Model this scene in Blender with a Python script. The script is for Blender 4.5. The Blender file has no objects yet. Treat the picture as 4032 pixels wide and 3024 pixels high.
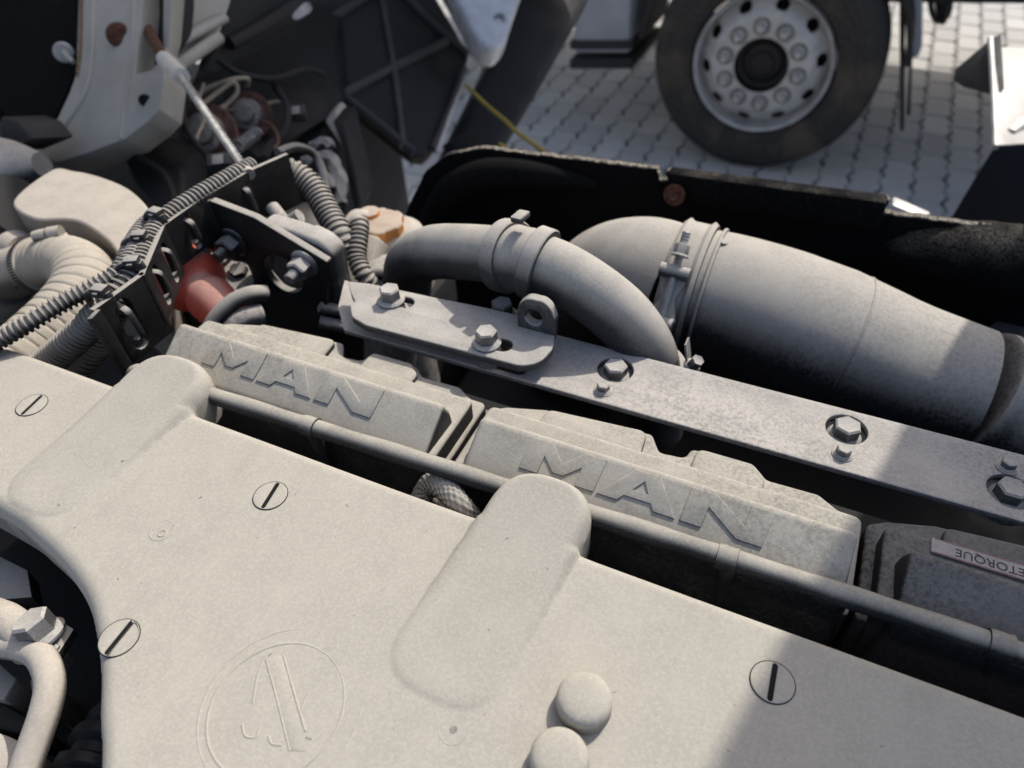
import bpy, bmesh, math, random
import numpy as np
from mathutils import Vector, Matrix, noise as mnoise
random.seed(7)
R = math.radians
SC = bpy.context.scene
COL = SC.collection

# ------------------------------------------------------------------ camera
# World: Z up, X along the engine (towards the gearbox), Y across it; z = 0 is the top of the valve covers, metres.
cd = bpy.data.cameras.new('camera'); cam = bpy.data.objects.new('camera', cd); COL.objects.link(cam)
cd.sensor_width = 36.0; cd.lens = 25.45; cd.clip_start = 0.01; cd.clip_end = 2000
cam.matrix_world = Matrix(((0.907346, -0.263129, 0.327850, 0.0), (0.418243, 0.643651, -0.640926, 0.0), (-0.042375, 0.718663, 0.694066, 0.204), (0, 0, 0, 1)))
cd.dof.use_dof = True; cd.dof.focus_distance = 0.262; cd.dof.aperture_fstop = 12.5
SC.camera = cam

# ------------------------------------------------------------------ sky, sun, exposure
SUN_EL, SUN_AZ = R(47), R(76)
sd = Vector((math.cos(SUN_EL)*math.cos(SUN_AZ), math.cos(SUN_EL)*math.sin(SUN_AZ), math.sin(SUN_EL)))
W = bpy.data.worlds.new('World'); SC.world = W; W.use_nodes = True
wn = W.node_tree; bg = wn.nodes['Background']
sky = wn.nodes.new('ShaderNodeTexSky'); sky.sky_type = 'NISHITA'; sky.sun_disc = False
sky.sun_elevation = SUN_EL; sky.sun_rotation = math.pi/2 - SUN_AZ
sky.air_density = 0.8; sky.dust_density = 3.2; sky.ozone_density = 0.6
wn.links.new(sky.outputs[0], bg.inputs[0]); bg.inputs[1].default_value = 0.15
sl = bpy.data.lights.new('sun', 'SUN'); sl.energy = 3.0; sl.angle = R(0.53); sl.color = (1.0, 0.955, 0.88)
so = bpy.data.objects.new('sun', sl); COL.objects.link(so)
so.rotation_euler = sd.to_track_quat('Z', 'Y').to_euler()
SC.view_settings.view_transform = 'Standard'; SC.view_settings.look = 'None'
SC.view_settings.exposure = 0.18; SC.view_settings.gamma = 1.0

# ------------------------------------------------------------------ materials
MATS = {}
class NT:
    def __init__(s, name):
        s.m = bpy.data.materials.new(name); s.m.use_nodes = True; s.t = s.m.node_tree
        s.b = s.t.nodes['Principled BSDF']; MATS[name] = s.m
        s.co = s.n('ShaderNodeTexCoord').outputs['Object']
    def n(s, k, **kw):
        nd = s.t.nodes.new(k)
        for a, v in kw.items(): setattr(nd, a, v)
        return nd
    def put(s, sock, v):
        if isinstance(v, bpy.types.NodeSocket): s.t.links.new(v, sock)
        elif v is not None:
            sock.default_value = (*v, 1) if isinstance(v, tuple) and len(v) == 3 and sock.type == 'RGBA' else v
    def noise(s, scale, detail=3, rough=.55, co=None, dist=0):
        nd = s.n('ShaderNodeTexNoise'); s.put(nd.inputs['Vector'], co or s.co)
        nd.inputs['Scale'].default_value = scale; nd.inputs['Detail'].default_value = detail
        nd.inputs['Roughness'].default_value = rough; nd.inputs['Distortion'].default_value = dist
        return nd.outputs[0]
    def voro(s, scale, feat='F1'):
        nd = s.n('ShaderNodeTexVoronoi', feature=feat); s.put(nd.inputs['Vector'], s.co); nd.inputs['Scale'].default_value = scale
        return nd.outputs[0]
    def ramp(s, v, a, b, lo=0., hi=1., smooth=True):
        nd = s.n('ShaderNodeMapRange', interpolation_type='SMOOTHSTEP' if smooth else 'LINEAR'); s.put(nd.inputs[0], v)
        for i, q in enumerate((a, b, lo, hi)): s.put(nd.inputs[i+1], q)
        return nd.outputs[0]
    def math(s, op, a, b=None, clamp=False):
        nd = s.n('ShaderNodeMath', operation=op, use_clamp=clamp); s.put(nd.inputs[0], a)
        if b is not None: s.put(nd.inputs[1], b)
        return nd.outputs[0]
    def mix(s, f, a, b, blend='MIX'):
        nd = s.n('ShaderNodeMix', data_type='RGBA', blend_type=blend); s.put(nd.inputs[0], f); s.put(nd.inputs[6], a); s.put(nd.inputs[7], b)
        return nd.outputs[2]
    def nz(s):
        g = s.n('ShaderNodeNewGeometry'); x = s.n('ShaderNodeSeparateXYZ'); s.put(x.inputs[0], g.outputs['Normal']); return x.outputs[2]
    def out(s, col=None, rough=None, metal=None, bump=None, bstr=.3, bdist=.0004, spec=None, coat=None):
        s.put(s.b.inputs['Base Color'], col); s.put(s.b.inputs['Roughness'], rough); s.put(s.b.inputs['Metallic'], metal)
        if spec is not None: s.put(s.b.inputs['Specular IOR Level'], spec)
        if bump is not None:
            bp = s.n('ShaderNodeBump'); bp.inputs['Strength'].default_value = bstr; bp.inputs['Distance'].default_value = bdist
            s.put(bp.inputs['Height'], bump); s.put(s.b.inputs['Normal'], bp.outputs[0])
        return s.m

def dusty(name, base, dust=(.50, .45, .385), lo=.05, hi=.6, patch=.35, mottle=0., rough=.55, grain=1.0, metal=0., full=1.0, mscale=260, blot=.86, smear=0.):
    """Dust that has settled on the upward faces of a part: 'base' shows on the steep faces."""
    s = NT(name); k = s.nz()
    n1 = s.noise(70, 2); n2 = s.noise(900, 1); n3 = s.noise(2600, 1, .7)
    cov = s.math('ADD', s.ramp(k, lo, hi), s.math('MULTIPLY', s.math('SUBTRACT', n1, .5), patch))
    cov = s.math('ADD', cov, s.math('MULTIPLY', s.math('SUBTRACT', n3, .5), .35*grain))
    if mottle:
        nm = s.noise(mscale, 3, .62, dist=.4)
        big = s.ramp(s.noise(9, 2), .38, .62)
        cov = s.math('SUBTRACT', cov, s.math('MULTIPLY', s.ramp(nm, .44, .60), s.math('MULTIPLY', s.math('ADD', big, .35), mottle)))
    cov = s.math('MULTIPLY', cov, full, True)
    d1 = tuple(c*blot for c in dust); d2 = tuple(min(1, c*1.16) for c in dust)
    dc = s.mix(s.ramp(n1, .3, .7), d1, dust); dc = s.mix(s.ramp(n2, .35, .75, 0, .6), dc, d2)
    specks = s.ramp(s.voro(330), .045, .10, 1, 0); specks = s.math('MULTIPLY', specks, s.ramp(s.noise(210, 1), .52, .6))
    dc = s.mix(s.math('MULTIPLY', specks, .55*grain), dc, tuple(c*.45 for c in dust))
    lsp = s.ramp(s.voro(210), .035, .08, 1, 0); lsp = s.math('MULTIPLY', lsp, s.ramp(s.noise(160, 1), .55, .62))
    dc = s.mix(s.math('MULTIPLY', lsp, .5*grain), dc, tuple(min(1, c*1.5) for c in dust))
    if smear:
        mp = s.n('ShaderNodeMapping'); s.put(mp.inputs['Vector'], s.co); mp.inputs['Rotation'].default_value = (0, 0, .5); mp.inputs['Scale'].default_value = (60, 14, 14)
        ns = s.noise(1, 4, .6, co=mp.outputs[0]); dc = s.mix(s.ramp(ns, .52, .75, 0, smear), dc, tuple(min(1, c*1.22) for c in dust)); dc = s.mix(s.ramp(ns, .25, .45, smear, 0), dc, tuple(c*.75 for c in dust))
    b2 = s.mix(s.ramp(n2, .35, .7, 0, .5), base, tuple(min(1, c*1.7+.004) for c in base))
    col = s.mix(cov, b2, dc)
    rg = s.ramp(cov, 0, .7, rough, .95)
    met = s.ramp(cov, 0, .5, metal, 0) if metal else 0.
    return s.out(col, rg, met, s.math('ADD', n3, s.math('MULTIPLY', n2, .6)), .22*grain, .0003, spec=.2)

def plain(name, col, rough=.6, var=.25, scale=60, metal=0., bump=.15, bdist=.0003, fine=1200, spec=.4):
    s = NT(name); n1 = s.noise(scale, 4); n2 = s.noise(fine, 2)
    c = s.mix(s.ramp(n1, .3, .7), tuple(x*(1-var) for x in col), tuple(min(1, x*(1+var)) for x in col))
    c = s.mix(s.ramp(n2, .4, .7, 0, .35), c, tuple(min(1, x*(1+var)+.004) for x in col))
    return s.out(c, s.ramp(n1, .3, .7, max(0, rough-.1), min(1, rough+.1)), metal, n2, bump, bdist, spec=spec)

DUST = (.475, .444, .380)
dusty('panel_dust', (.10, .095, .09), DUST, -.25, .35, .06, rough=.7, grain=1.3, blot=.94, smear=.30)
dusty('cover_dust', (.018, .018, .019), DUST, .10, .62, .25, mottle=.16, grain=1.3, mscale=560)
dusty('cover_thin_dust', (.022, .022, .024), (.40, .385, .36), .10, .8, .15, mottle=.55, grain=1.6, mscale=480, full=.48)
dusty('rail_dust', (.02, .02, .021), DUST, .35, 1.0, .35, grain=1.2, full=.85)  # settled dust, its limit narrowed to mimic a lit top and shaded underside
dusty('steel_dust', (.16, .16, .165), (.52, .485, .435), -.2, .5, .2, mottle=.34, rough=.45, metal=.3, mscale=620)
dusty('bracket_dust', (.05, .05, .053), (.50, .47, .425), -.05, .58, .2, mottle=.12, rough=.5)
dusty('black_steel', (.009, .009, .010), (.48, .45, .40), .45, .9, .15, rough=.42, full=.85)
dusty('pipe_dust', (.014, .014, .016), (.485, .453, .40), .20, .80, .10, mottle=.14, rough=.6, mscale=420, grain=.7, blot=.93)
dusty('pipe_small_dust', (.03, .03, .033), (.49, .458, .408), .0, .75, .22, rough=.6)
dusty('hose_dust', (.16, .145, .125), (.50, .455, .38), -.5, .4, .12, rough=.75, grain=.5)
dusty('duct_dust', (.10, .09, .08), (.53, .48, .41), -.15, .45, .12, rough=.75, grain=.5)
dusty('conduit_dust', (.015, .015, .017), (.42, .39, .345), -.1, .75, .3, rough=.5)
dusty('bolt_dust', (.14, .14, .145), (.50, .475, .43), .1, .7, .4, rough=.38, metal=.6)
dusty('bolt_dark', (.02, .02, .022), (.33, .31, .29), .35, .98, .4, rough=.38, metal=.3)
dusty('red_silicone', (.55, .085, .055), (.52, .42, .36), .45, 1.0, .3, rough=.5, full=.7, grain=.5)
dusty('orange_plastic', (.50, .22, .07), (.52, .45, .37), .15, .7, .3, rough=.45, full=.9, grain=.5)
dusty('tie_plastic', (.02, .02, .022), (.38, .36, .33), .2, .9, .3, rough=.45)
dusty('cast_dust', (.10, .095, .09), (.46, .43, .39), -.2, .6, .4, mottle=.4, rough=.6)
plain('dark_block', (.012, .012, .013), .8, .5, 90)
plain('block_plastic', (.055, .055, .058), .55, .2, 60)
plain('black_plastic', (.014, .014, .015), .6, .3, 40)
plain('grime_plastic', (.026, .025, .025), .65, .35, 30)
plain('slot_black', (.006, .006, .006), .9)  # near-black standing in for the shade inside slots, gaps and holes
plain('stain', (.22, .15, .09), .8, .4, 300)
plain('joint_sand', (.12, .115, .105), .95, .3, 20)
plain('rust', (.10, .042, .026), .85, .5, 300)
plain('copper_rust', (.15, .075, .055), .6, .5, 200, metal=.2)
plain('zinc', (.40, .395, .38), .45, .2, 120, metal=.45)
plain('white_plastic', (.68, .66, .60), .5, .08)
plain('clear_plastic', (.42, .41, .38), .3, .15)
plain('yellow_rope', (.55, .40, .09), .9, .3, 400)
plain('beige_wire', (.36, .31, .23), .6, .2)
plain('label_paper', (.42, .40, .38), .7, .18, 150)
plain('label_ink', (.05, .045, .045), .7, .2)
plain('label_red', (.35, .10, .09), .7, .2)
plain('wheel_silver', (.47, .47, .47), .5, .22, 14, metal=.2)
plain('nut_seat', (.13, .125, .115), .7, .3, 60)
plain('nut_steel', (.46, .45, .43), .5, .3, 60, metal=.2)
plain('hub_black', (.008, .008, .009), .55)
plain('truck_black', (.012, .012, .014), .55)
plain('truck_grey', (.30, .32, .36), .6, .12, 8)
plain('galvanised', (.55, .54, .52), .45, .2, 40, metal=.35)
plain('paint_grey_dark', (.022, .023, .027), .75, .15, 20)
plain('lamp_white', (.80, .81, .83), .3, .1)
plain('container_paint', (.55, .56, .58), .5, .1, 2)

def tyre():
    s = NT('tyre_rubber'); n1 = s.noise(4, 3, .6); n2 = s.noise(60, 3)
    c = s.mix(s.ramp(n2, .35, .7), (.036, .035, .034), (.055, .053, .050)); c = s.mix(s.ramp(n1, .5, .68, 0, .55), c, (.13, .105, .078))
    return s.out(c, .85, 0., n2, .3, .002, spec=.25)
tyre()
def cream():
    s = NT('cream_paint'); n1 = s.noise(22, 4, .6); n2 = s.noise(140, 4, .7); n3 = s.noise(6, 3)
    c = s.mix(s.ramp(n1, .3, .7), (.40, .375, .32), (.50, .475, .42))
    c = s.mix(s.math('MULTIPLY', s.ramp(n2, .56, .72), s.ramp(n3, .45, .65)), c, (.17, .115, .07))
    c = s.mix(s.ramp(n3, .55, .75, 0, .35), c, (.28, .25, .20))
    return s.out(c, s.ramp(n1, .3, .7, .35, .6), 0., n2, .1, .0006)
cream()
def felt(name):
    s = NT(name); n2 = s.noise(700, 4, .75); n3 = s.noise(1800, 2); n1 = s.noise(25, 4, .6)
    k = s.nz()
    d = s.math('MULTIPLY', s.ramp(k, .1, .9), s.ramp(n1, .35, .65))
    c = s.mix(s.ramp(n2, .35, .75), (.006, .006, .0065), (.022, .022, .022))
    c = s.mix(s.math('MULTIPLY', d, s.ramp(n2, .35, .6)), c, (.15, .138, .12))
    return s.out(c, .97, 0, s.math('ADD', n2, n3), .9, .0016, spec=.1)
felt('felt')
plain('felt_dark', (.010, .010, .0105), .97, .5, 500, bump=.8, bdist=.0015, fine=900, spec=.1)
plain('rib_plastic', (.075, .073, .070), .6, .2, 30)
def felt_edge():
    s = NT('felt_edge'); n2 = s.noise(500, 4, .75)
    c = s.mix(s.ramp(n2, .35, .65), (.10, .09, .075), (.50, .45, .38)); return s.out(c, .97, 0, n2, .9, .002, spec=.1)
felt_edge()
def paver_mat():
    s = NT('paver'); g = s.n('ShaderNodeNewGeometry'); oi = s.n('ShaderNodeObjectInfo')
    n1 = s.noise(6, 4, co=g.outputs['Position']); n2 = s.noise(130, 3, co=g.outputs['Position'])
    r = s.math('ADD', oi.outputs['Random'], s.math('MULTIPLY', g.outputs['Random Per Island'], 1.0))
    r = s.math('FRACT', r)
    c = s.mix(r, (.42, .41, .39), (.60, .59, .56)); c = s.mix(s.ramp(n1, .3, .7, 0, .5), c, (.46, .45, .43)); c = s.mix(s.ramp(n2, .4, .7, 0, .4), c, (.64, .63, .60))
    return s.out(c, .92, 0, n2, .5, .003, spec=.2)
paver_mat()
def ground_mat():
    s = NT('ground_sand'); g = s.n('ShaderNodeNewGeometry'); n1 = s.noise(3, 5, co=g.outputs['Position']); n2 = s.noise(160, 3, co=g.outputs['Position'])
    c = s.mix(s.ramp(n1, .3, .7), (.38, .365, .34), (.48, .46, .43)); return s.out(c, .95, 0, n2, .4, .004)
ground_mat()
def dust_sheet(name, a, b):
    s = NT(name); n = s.noise(8, 4); m = s.noise(60, 4, .7)
    c = s.mix(s.ramp(n, .3, .7), a, b); c = s.mix(s.ramp(m, .5, .75, 0, .4), c, tuple(x*.7 for x in a)); return s.out(c, .5, .2, m, .1, .0008)
dust_sheet('fender_metal', (.42, .40, .36), (.62, .60, .55))

# ------------------------------------------------------------------ mesh helpers
def finish(name, me, mat, parent=None, sharp=35):
    me.name = name
    if mat:
        me.materials.clear()
        for m in (mat if isinstance(mat, (list, tuple)) else [mat]): me.materials.append(MATS[m])
    if sharp is not None:
        me.polygons.foreach_set('use_smooth', [True]*len(me.polygons))
        try: me.set_sharp_from_angle(angle=R(sharp))
        except Exception: pass
    o = bpy.data.objects.new(name, me); COL.objects.link(o)
    if parent is not None:
        o.parent = parent; o.matrix_parent_inverse = Matrix.Translation(-world_loc(parent))
    return o
def world_loc(o):
    v = Vector(o.location)
    return v
def tag(o, label, cat=None, group=None, kind=None):
    if label: o['label'] = label
    if cat: o['category'] = cat
    if group: o['group'] = group
    if kind: o['kind'] = kind
    return o
def thing(name, label, cat, loc=(0, 0, 0), group=None):
    o = bpy.data.objects.new(name, None); COL.objects.link(o); o.location = loc; o.empty_display_size = .01
    return tag(o, label, cat, group)
class G:
    """Collects vertices and faces for one mesh."""
    def __init__(s): s.v = []; s.f = []; s.mi = []; s.cur = 0
    def add(s, vf):
        b = len(s.v); s.v += [tuple(p) for p in vf[0]]; s.f += [tuple(i+b for i in q) for q in vf[1]]; s.mi += [s.cur]*len(vf[1]); return s
    def mesh(s):
        me = bpy.data.meshes.new('m'); me.from_pydata(s.v, [], s.f)
        bm = bmesh.new(); bm.from_mesh(me); 
        for f, k in zip(bm.faces, s.mi): f.material_index = k
        bmesh.ops.recalc_face_normals(bm, faces=bm.faces); bm.to_mesh(me); bm.free(); return me
    def build(s, name, mat, parent=None, sharp=35): return finish(name, s.mesh(), mat, parent, sharp)

def catmull(P, k=10):
    P = [Vector(p) for p in P]
    if len(P) == 2: return [P[0].lerp(P[1], i/k) for i in range(k+1)]
    Q = [P[0]*2-P[1]] + P + [P[-1]*2-P[-2]]; out = []
    for i in range(1, len(Q)-2):
        a, b, c, d = Q[i-1:i+3]
        for j in range(k):
            t = j/k; t2 = t*t; t3 = t2*t
            out.append(.5*((2*b)+(c-a)*t+(2*a-5*b+4*c-d)*t2+(3*b-a-3*c+d)*t3))
    out.append(P[-1]); return out
def resample(P, step):
    L = [0.]
    for a, b in zip(P, P[1:]): L.append(L[-1]+(b-a).length)
    n = max(2, int(L[-1]/step)); out = []; j = 0
    for i in range(n+1):
        s = L[-1]*i/n
        while j < len(P)-2 and L[j+1] < s: j += 1
        d = L[j+1]-L[j]; out.append(P[j].lerp(P[j+1], (s-L[j])/d if d > 1e-9 else 0))
    return out, L[-1]
def tube(path, r, n=20, step=None, rf=None, caps=True, k=12, squash=None, up=None):
    """Tube along a smooth path; r number or per-control-point list; rf(s, a) extra radius by arclength and angle."""
    P = catmull(path, k); rr = r
    if step is None: step = max(.0015, (sum((b-a).length for a, b in zip(P, P[1:])))/max(8, 12*(len(path)-1)))
    Q, L = resample(P, step)
    if not isinstance(r, (list, tuple)): r = [r]*len(path)
    def rad(t):
        u = t*(len(r)-1); i = min(int(u), len(r)-2); return r[i]+(r[i+1]-r[i])*(u-i)
    v = []; f = []; T0 = None
    for i, p in enumerate(Q):
        T = (Q[min(i+1, len(Q)-1)]-Q[max(i-1, 0)]).normalized()
        if T0 is None:
            A = Vector(up) if up else (Vector((0, 0, 1)) if abs(T.z) < .9 else Vector((1, 0, 0)))
            N = (A-T*A.dot(T)).normalized()
        else: N = (N-T*N.dot(T)).normalized()
        B = T.cross(N); T0 = T; s = L*i/(len(Q)-1); R0 = rad(i/(len(Q)-1))
        for j in range(n):
            a = 2*math.pi*j/n; q = R0+(rf(s, a) if rf else 0)
            cu, cv = math.cos(a), math.sin(a)
            if squash: cu *= squash
            v.append(p+N*cu*q+B*cv*q)
    for i in range(len(Q)-1):
        for j in range(n): f.append((i*n+j, i*n+(j+1) % n, (i+1)*n+(j+1) % n, (i+1)*n+j))
    if caps: f.append(tuple(range(n))[::-1]); f.append(tuple(range((len(Q)-1)*n, len(Q)*n)))
    return v, f
def frame(axis, ref=None):
    z = Vector(axis).normalized(); a = Vector(ref) if ref else (Vector((1, 0, 0)) if abs(z.x) < .9 else Vector((0, 1, 0)))
    x = (a-z*a.dot(z)).normalized(); return x, z.cross(x), z
def lathe(prof, o, axis=(0, 0, 1), n=32, ref=None, closed=False, caps=True):
    x, y, z = frame(axis, ref); o = Vector(o); v = []; f = []
    for r, h in prof:
        for j in range(n):
            a = 2*math.pi*j/n; v.append(o+x*(r*math.cos(a))+y*(r*math.sin(a))+z*h)
    m = len(prof)
    for i in range(m-1+(1 if closed else 0)):
        i2 = (i+1) % m
        for j in range(n): f.append((i*n+j, i*n+(j+1) % n, i2*n+(j+1) % n, i2*n+j))
    if not closed and caps:
        if prof[0][0] > 1e-6: f.append(tuple(range(n))[::-1])
        if prof[-1][0] > 1e-6: f.append(tuple(range((m-1)*n, m*n)))
    return v, f
def torus(o, axis, Rr, r, n=40, k=8):
    return lathe([(Rr+r*math.cos(2*math.pi*i/k), r*math.sin(2*math.pi*i/k)) for i in range(k)], o, axis, n, closed=True)
def hexhead(o, axis, af, h, fr=0, fh=0, rot=0., stud=None, dish=.0):
    """Hexagon bolt head with chamfered top, optional flange below and thread stud above."""
    x, y, z = frame(axis); o = Vector(o); g = G(); rc = af/math.sqrt(3)
    if fr: g.add(lathe([(fr, 0), (fr, fh*.45), (fr*.93, fh*.8), (rc*1.02, fh*1.25), (rc*.6, fh*1.25)], o, axis, 28))
    b = o+z*fh; v = []; f = []
    for (sc, hh) in ((1, 0), (1, h*.86), (.86, h), (.80, h*.985)):
        for j in range(6):
            a = rot+math.pi/3*j; v.append(b+x*(rc*sc*math.cos(a))+y*(rc*sc*math.sin(a))+z*hh)
    for i in range(3):
        for j in range(6): f.append((i*6+j, i*6+(j+1) % 6, i*6+6+(j+1) % 6, i*6+6+j))
    f.append(tuple(range(18, 24))); f.append((5, 4, 3, 2, 1, 0)); g.add((v, f))
    if stud:
        sr, sh = stud; pr = []
        m = max(4, int(sh/(sr*.35)))
        for i in range(m+1): pr += [(sr, h*.9+sh*i/(m+.5)), (sr*.88, h*.9+sh*(i+.5)/(m+.5))]
        pr += [(0, pr[-1][1])]; g.add(lathe(pr, b, axis, 20))
    return g
def box(lo, hi, bev=0., M=None, seg=2):
    bm = bmesh.new(); bmesh.ops.create_cube(bm, size=1)
    for q in bm.verts: q.co = Vector([lo[i]+(hi[i]-lo[i])*(q.co[i]+.5) for i in range(3)])
    if bev: bmesh.ops.bevel(bm, geom=bm.edges[:], offset=bev, segments=seg, profile=.5, affect='EDGES')
    if M is not None: bm.transform(M)
    bm.verts.index_update(); v = [q.co.copy() for q in bm.verts]; f = [tuple(a.index for a in q.verts) for q in bm.faces]; bm.free(); return v, f
def slab(pts, d, bev=0., seg=2, tri=True):
    """Polygon of 3-D points given thickness by the vector d."""
    bm = bmesh.new(); d = Vector(d); a = [bm.verts.new(p) for p in pts]; b = [bm.verts.new(Vector(p)+d) for p in pts]; n = len(pts)
    bm.faces.new(a); bm.faces.new(b[::-1])
    for i in range(n): bm.faces.new((a[i], b[i], b[(i+1) % n], a[(i+1) % n]))
    bmesh.ops.recalc_face_normals(bm, faces=bm.faces)
    if bev: bmesh.ops.bevel(bm, geom=bm.edges[:], offset=bev, segments=seg, profile=.5, affect='EDGES', clamp_overlap=True)
    bm.verts.index_update(); v = [q.co.copy() for q in bm.verts]; f = [tuple(x.index for x in q.verts) for q in bm.faces]; bm.free(); return v, f
def slabn(pts, t, bev=0., seg=2):
    """Slab with its thickness on the side away from the open engine bay."""
    P = [Vector(p) for p in pts]; n = Vector((0, 0, 0))
    for i in range(len(P)): n += (P[i]-P[0]).cross(P[(i+1) % len(P)]-P[0])
    n.normalize()
    if n.dot(Vector((0, 0, .2))-P[0]) > 0: n = -n
    return slab(pts, n*t, bev, seg)
def fillet(pts, r, k=6):
    """Rounds the corners of a 2-D polygon; r number or list."""
    n = len(pts); out = []
    for i, p in enumerate(pts):
        p = Vector(p[:2]); a = Vector(pts[i-1][:2]); b = Vector(pts[(i+1) % n][:2]); ri = r[i] if isinstance(r, (list, tuple)) else r
        u = (a-p); w = (b-p); lu, lw = u.length, w.length
        if ri <= 0 or lu < 1e-7 or lw < 1e-7: out.append(tuple(p)); continue
        u /= lu; w /= lw; ang = u.angle(w, math.pi); 
        if ang > 3.05: out.append(tuple(p)); continue
        t = min(ri/math.tan(ang/2), lu*.48, lw*.48)
        A = p+u*t; B = p+w*t
        for j in range(k+1):
            s = j/k; out.append(tuple(A*(1-s)**2+p*2*s*(1-s)+B*s*s))
    return out
def circ(c, r, n=28, ry=None, rot=0):
    ry = ry or r; return [(c[0]+r*math.cos(2*math.pi*i/n)*math.cos(rot)-ry*math.sin(2*math.pi*i/n)*math.sin(rot), c[1]+r*math.cos(2*math.pi*i/n)*math.sin(rot)+ry*math.sin(2*math.pi*i/n)*math.cos(rot)) for i in range(n)]
def slot(c, L, w, rot=0, k=8):
    o = []
    for sgn in (1, -1):
        for i in range(k+1):
            a = -math.pi/2+math.pi*i/k+(0 if sgn > 0 else math.pi); o.append((sgn*L/2+w*math.cos(a), w*math.sin(a)))
    return [(c[0]+x*math.cos(rot)-y*math.sin(rot), c[1]+x*math.sin(rot)+y*math.cos(rot)) for x, y in o]
def plate(outer, holes=(), t=.003, bev=.0004, M=None, S=100.):
    """Flat plate with holes: outline in its own XY plane, thickness t downward from z = 0; M places it."""
    cu = bpy.data.curves.new('c', 'CURVE'); cu.dimensions = '2D'; cu.fill_mode = 'BOTH'
    cu.extrude = (t/2-bev)*S; cu.bevel_depth = bev*S; cu.bevel_resolution = 2; cu.offset = -bev*S
    for L in [outer]+list(holes):
        sp = cu.splines.new('POLY'); sp.points.add(len(L)-1); sp.use_cyclic_u = True
        for q, p in zip(sp.points, L): q.co = (p[0]*S, p[1]*S, 0, 1)
    ob = bpy.data.objects.new('c', cu); me = bpy.data.meshes.new_from_object(ob)
    bpy.data.objects.remove(ob); bpy.data.curves.remove(cu)
    bm = bmesh.new(); bm.from_mesh(me); bmesh.ops.remove_doubles(bm, verts=bm.verts, dist=1e-4)
    bm.transform(Matrix.Translation((0, 0, -t/2)) @ Matrix.Scale(1/S, 4))
    if M is not None: bm.transform(M)
    bm.verts.index_update(); v = [q.co.copy() for q in bm.verts]; f = [tuple(x.index for x in q.verts) for q in bm.faces]; bm.free(); bpy.data.meshes.remove(me)
    return v, f
def place(o, x, y):
    """Matrix whose local x, y axes are the given directions, origin o."""
    x = Vector(x).normalized(); y = Vector(y); y = (y-x*y.dot(x)).normalized(); z = x.cross(y)
    return Matrix(((x.x, y.x, z.x, o[0]), (x.y, y.y, z.y, o[1]), (x.z, y.z, z.z, o[2]), (0, 0, 0, 1)))
def text_mesh(s, size, M, ext=.00005):
    cu = bpy.data.curves.new('t', 'FONT'); cu.body = s; cu.size = 1; cu.extrude = ext/size; cu.resolution_u = 3
    ob = bpy.data.objects.new('t', cu); me = bpy.data.meshes.new_from_object(ob); bpy.data.objects.remove(ob); bpy.data.curves.remove(cu)
    me.transform(M @ Matrix.Scale(size, 4)); return me
def v2(p, z=0.): return (p[0], p[1], z)
XZ = lambda y: Matrix(((1, 0, 0, 0), (0, 0, -1, y), (0, 1, 0, 0), (0, 0, 0, 1)))   # local (x, y) -> world (x, z), front towards -Y
def ZZ(z): return Matrix.Translation((0, 0, z))

# ================================================================== ENGINE COVER (big dusty panel)
PZ = -.006
def sd_poly(X, Y, P):
    P = np.array(P); d = np.full(X.shape, 1e9); ins = np.zeros(X.shape, bool); n = len(P)
    for i in range(n):
        a = P[i]; b = P[(i+1) % n]; e = b-a; wx = X-a[0]; wy = Y-a[1]
        t = np.clip((wx*e[0]+wy*e[1])/(e @ e), 0, 1); d = np.minimum(d, (wx-e[0]*t)**2+(wy-e[1]*t)**2)
        c = ((a[1] <= Y) & (b[1] > Y)) | ((b[1] <= Y) & (a[1] > Y))
        with np.errstate(divide='ignore', invalid='ignore'):
            xi = a[0]+(Y-a[1])*e[0]/(e[1] if abs(e[1]) > 1e-12 else 1e-12)
        ins ^= c & (X < xi)
    d = np.sqrt(d); return np.where(ins, d, -d)          # positive inside
def dense(P, k=8): return [tuple(q[:2]) for q in catmull([(x, y, 0) for x, y in P], k)]
TONG1 = fillet([(-.2545, .0665), (-.2535, .1500), (-.2120, .1500), (-.2215, .0665)], [.015, .020, .019, .014], 10)
TONG2 = fillet([(-.0850, .0665), (-.0800, .1510), (-.0425, .1510), (-.0500, .0665)], [.014, .019, .018, .014], 10)
CUT = [(-.75, .064)] + dense([(-.30, .0635), (-.244, .0612), (-.2275, .0590), (-.2054, .0543), (-.1886, .0483), (-.1752, .0400), (-.1644, .0317), (-.1530, .0210), (-.1423, .0116), (-.10, -.030)]) + [(-.05, -.08), (0, -.3), (-.75, -.3)]
def sstep(x, a, b): t = np.clip((x-a)/(b-a), 0, 1); return t*t*(3-2*t)
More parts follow.
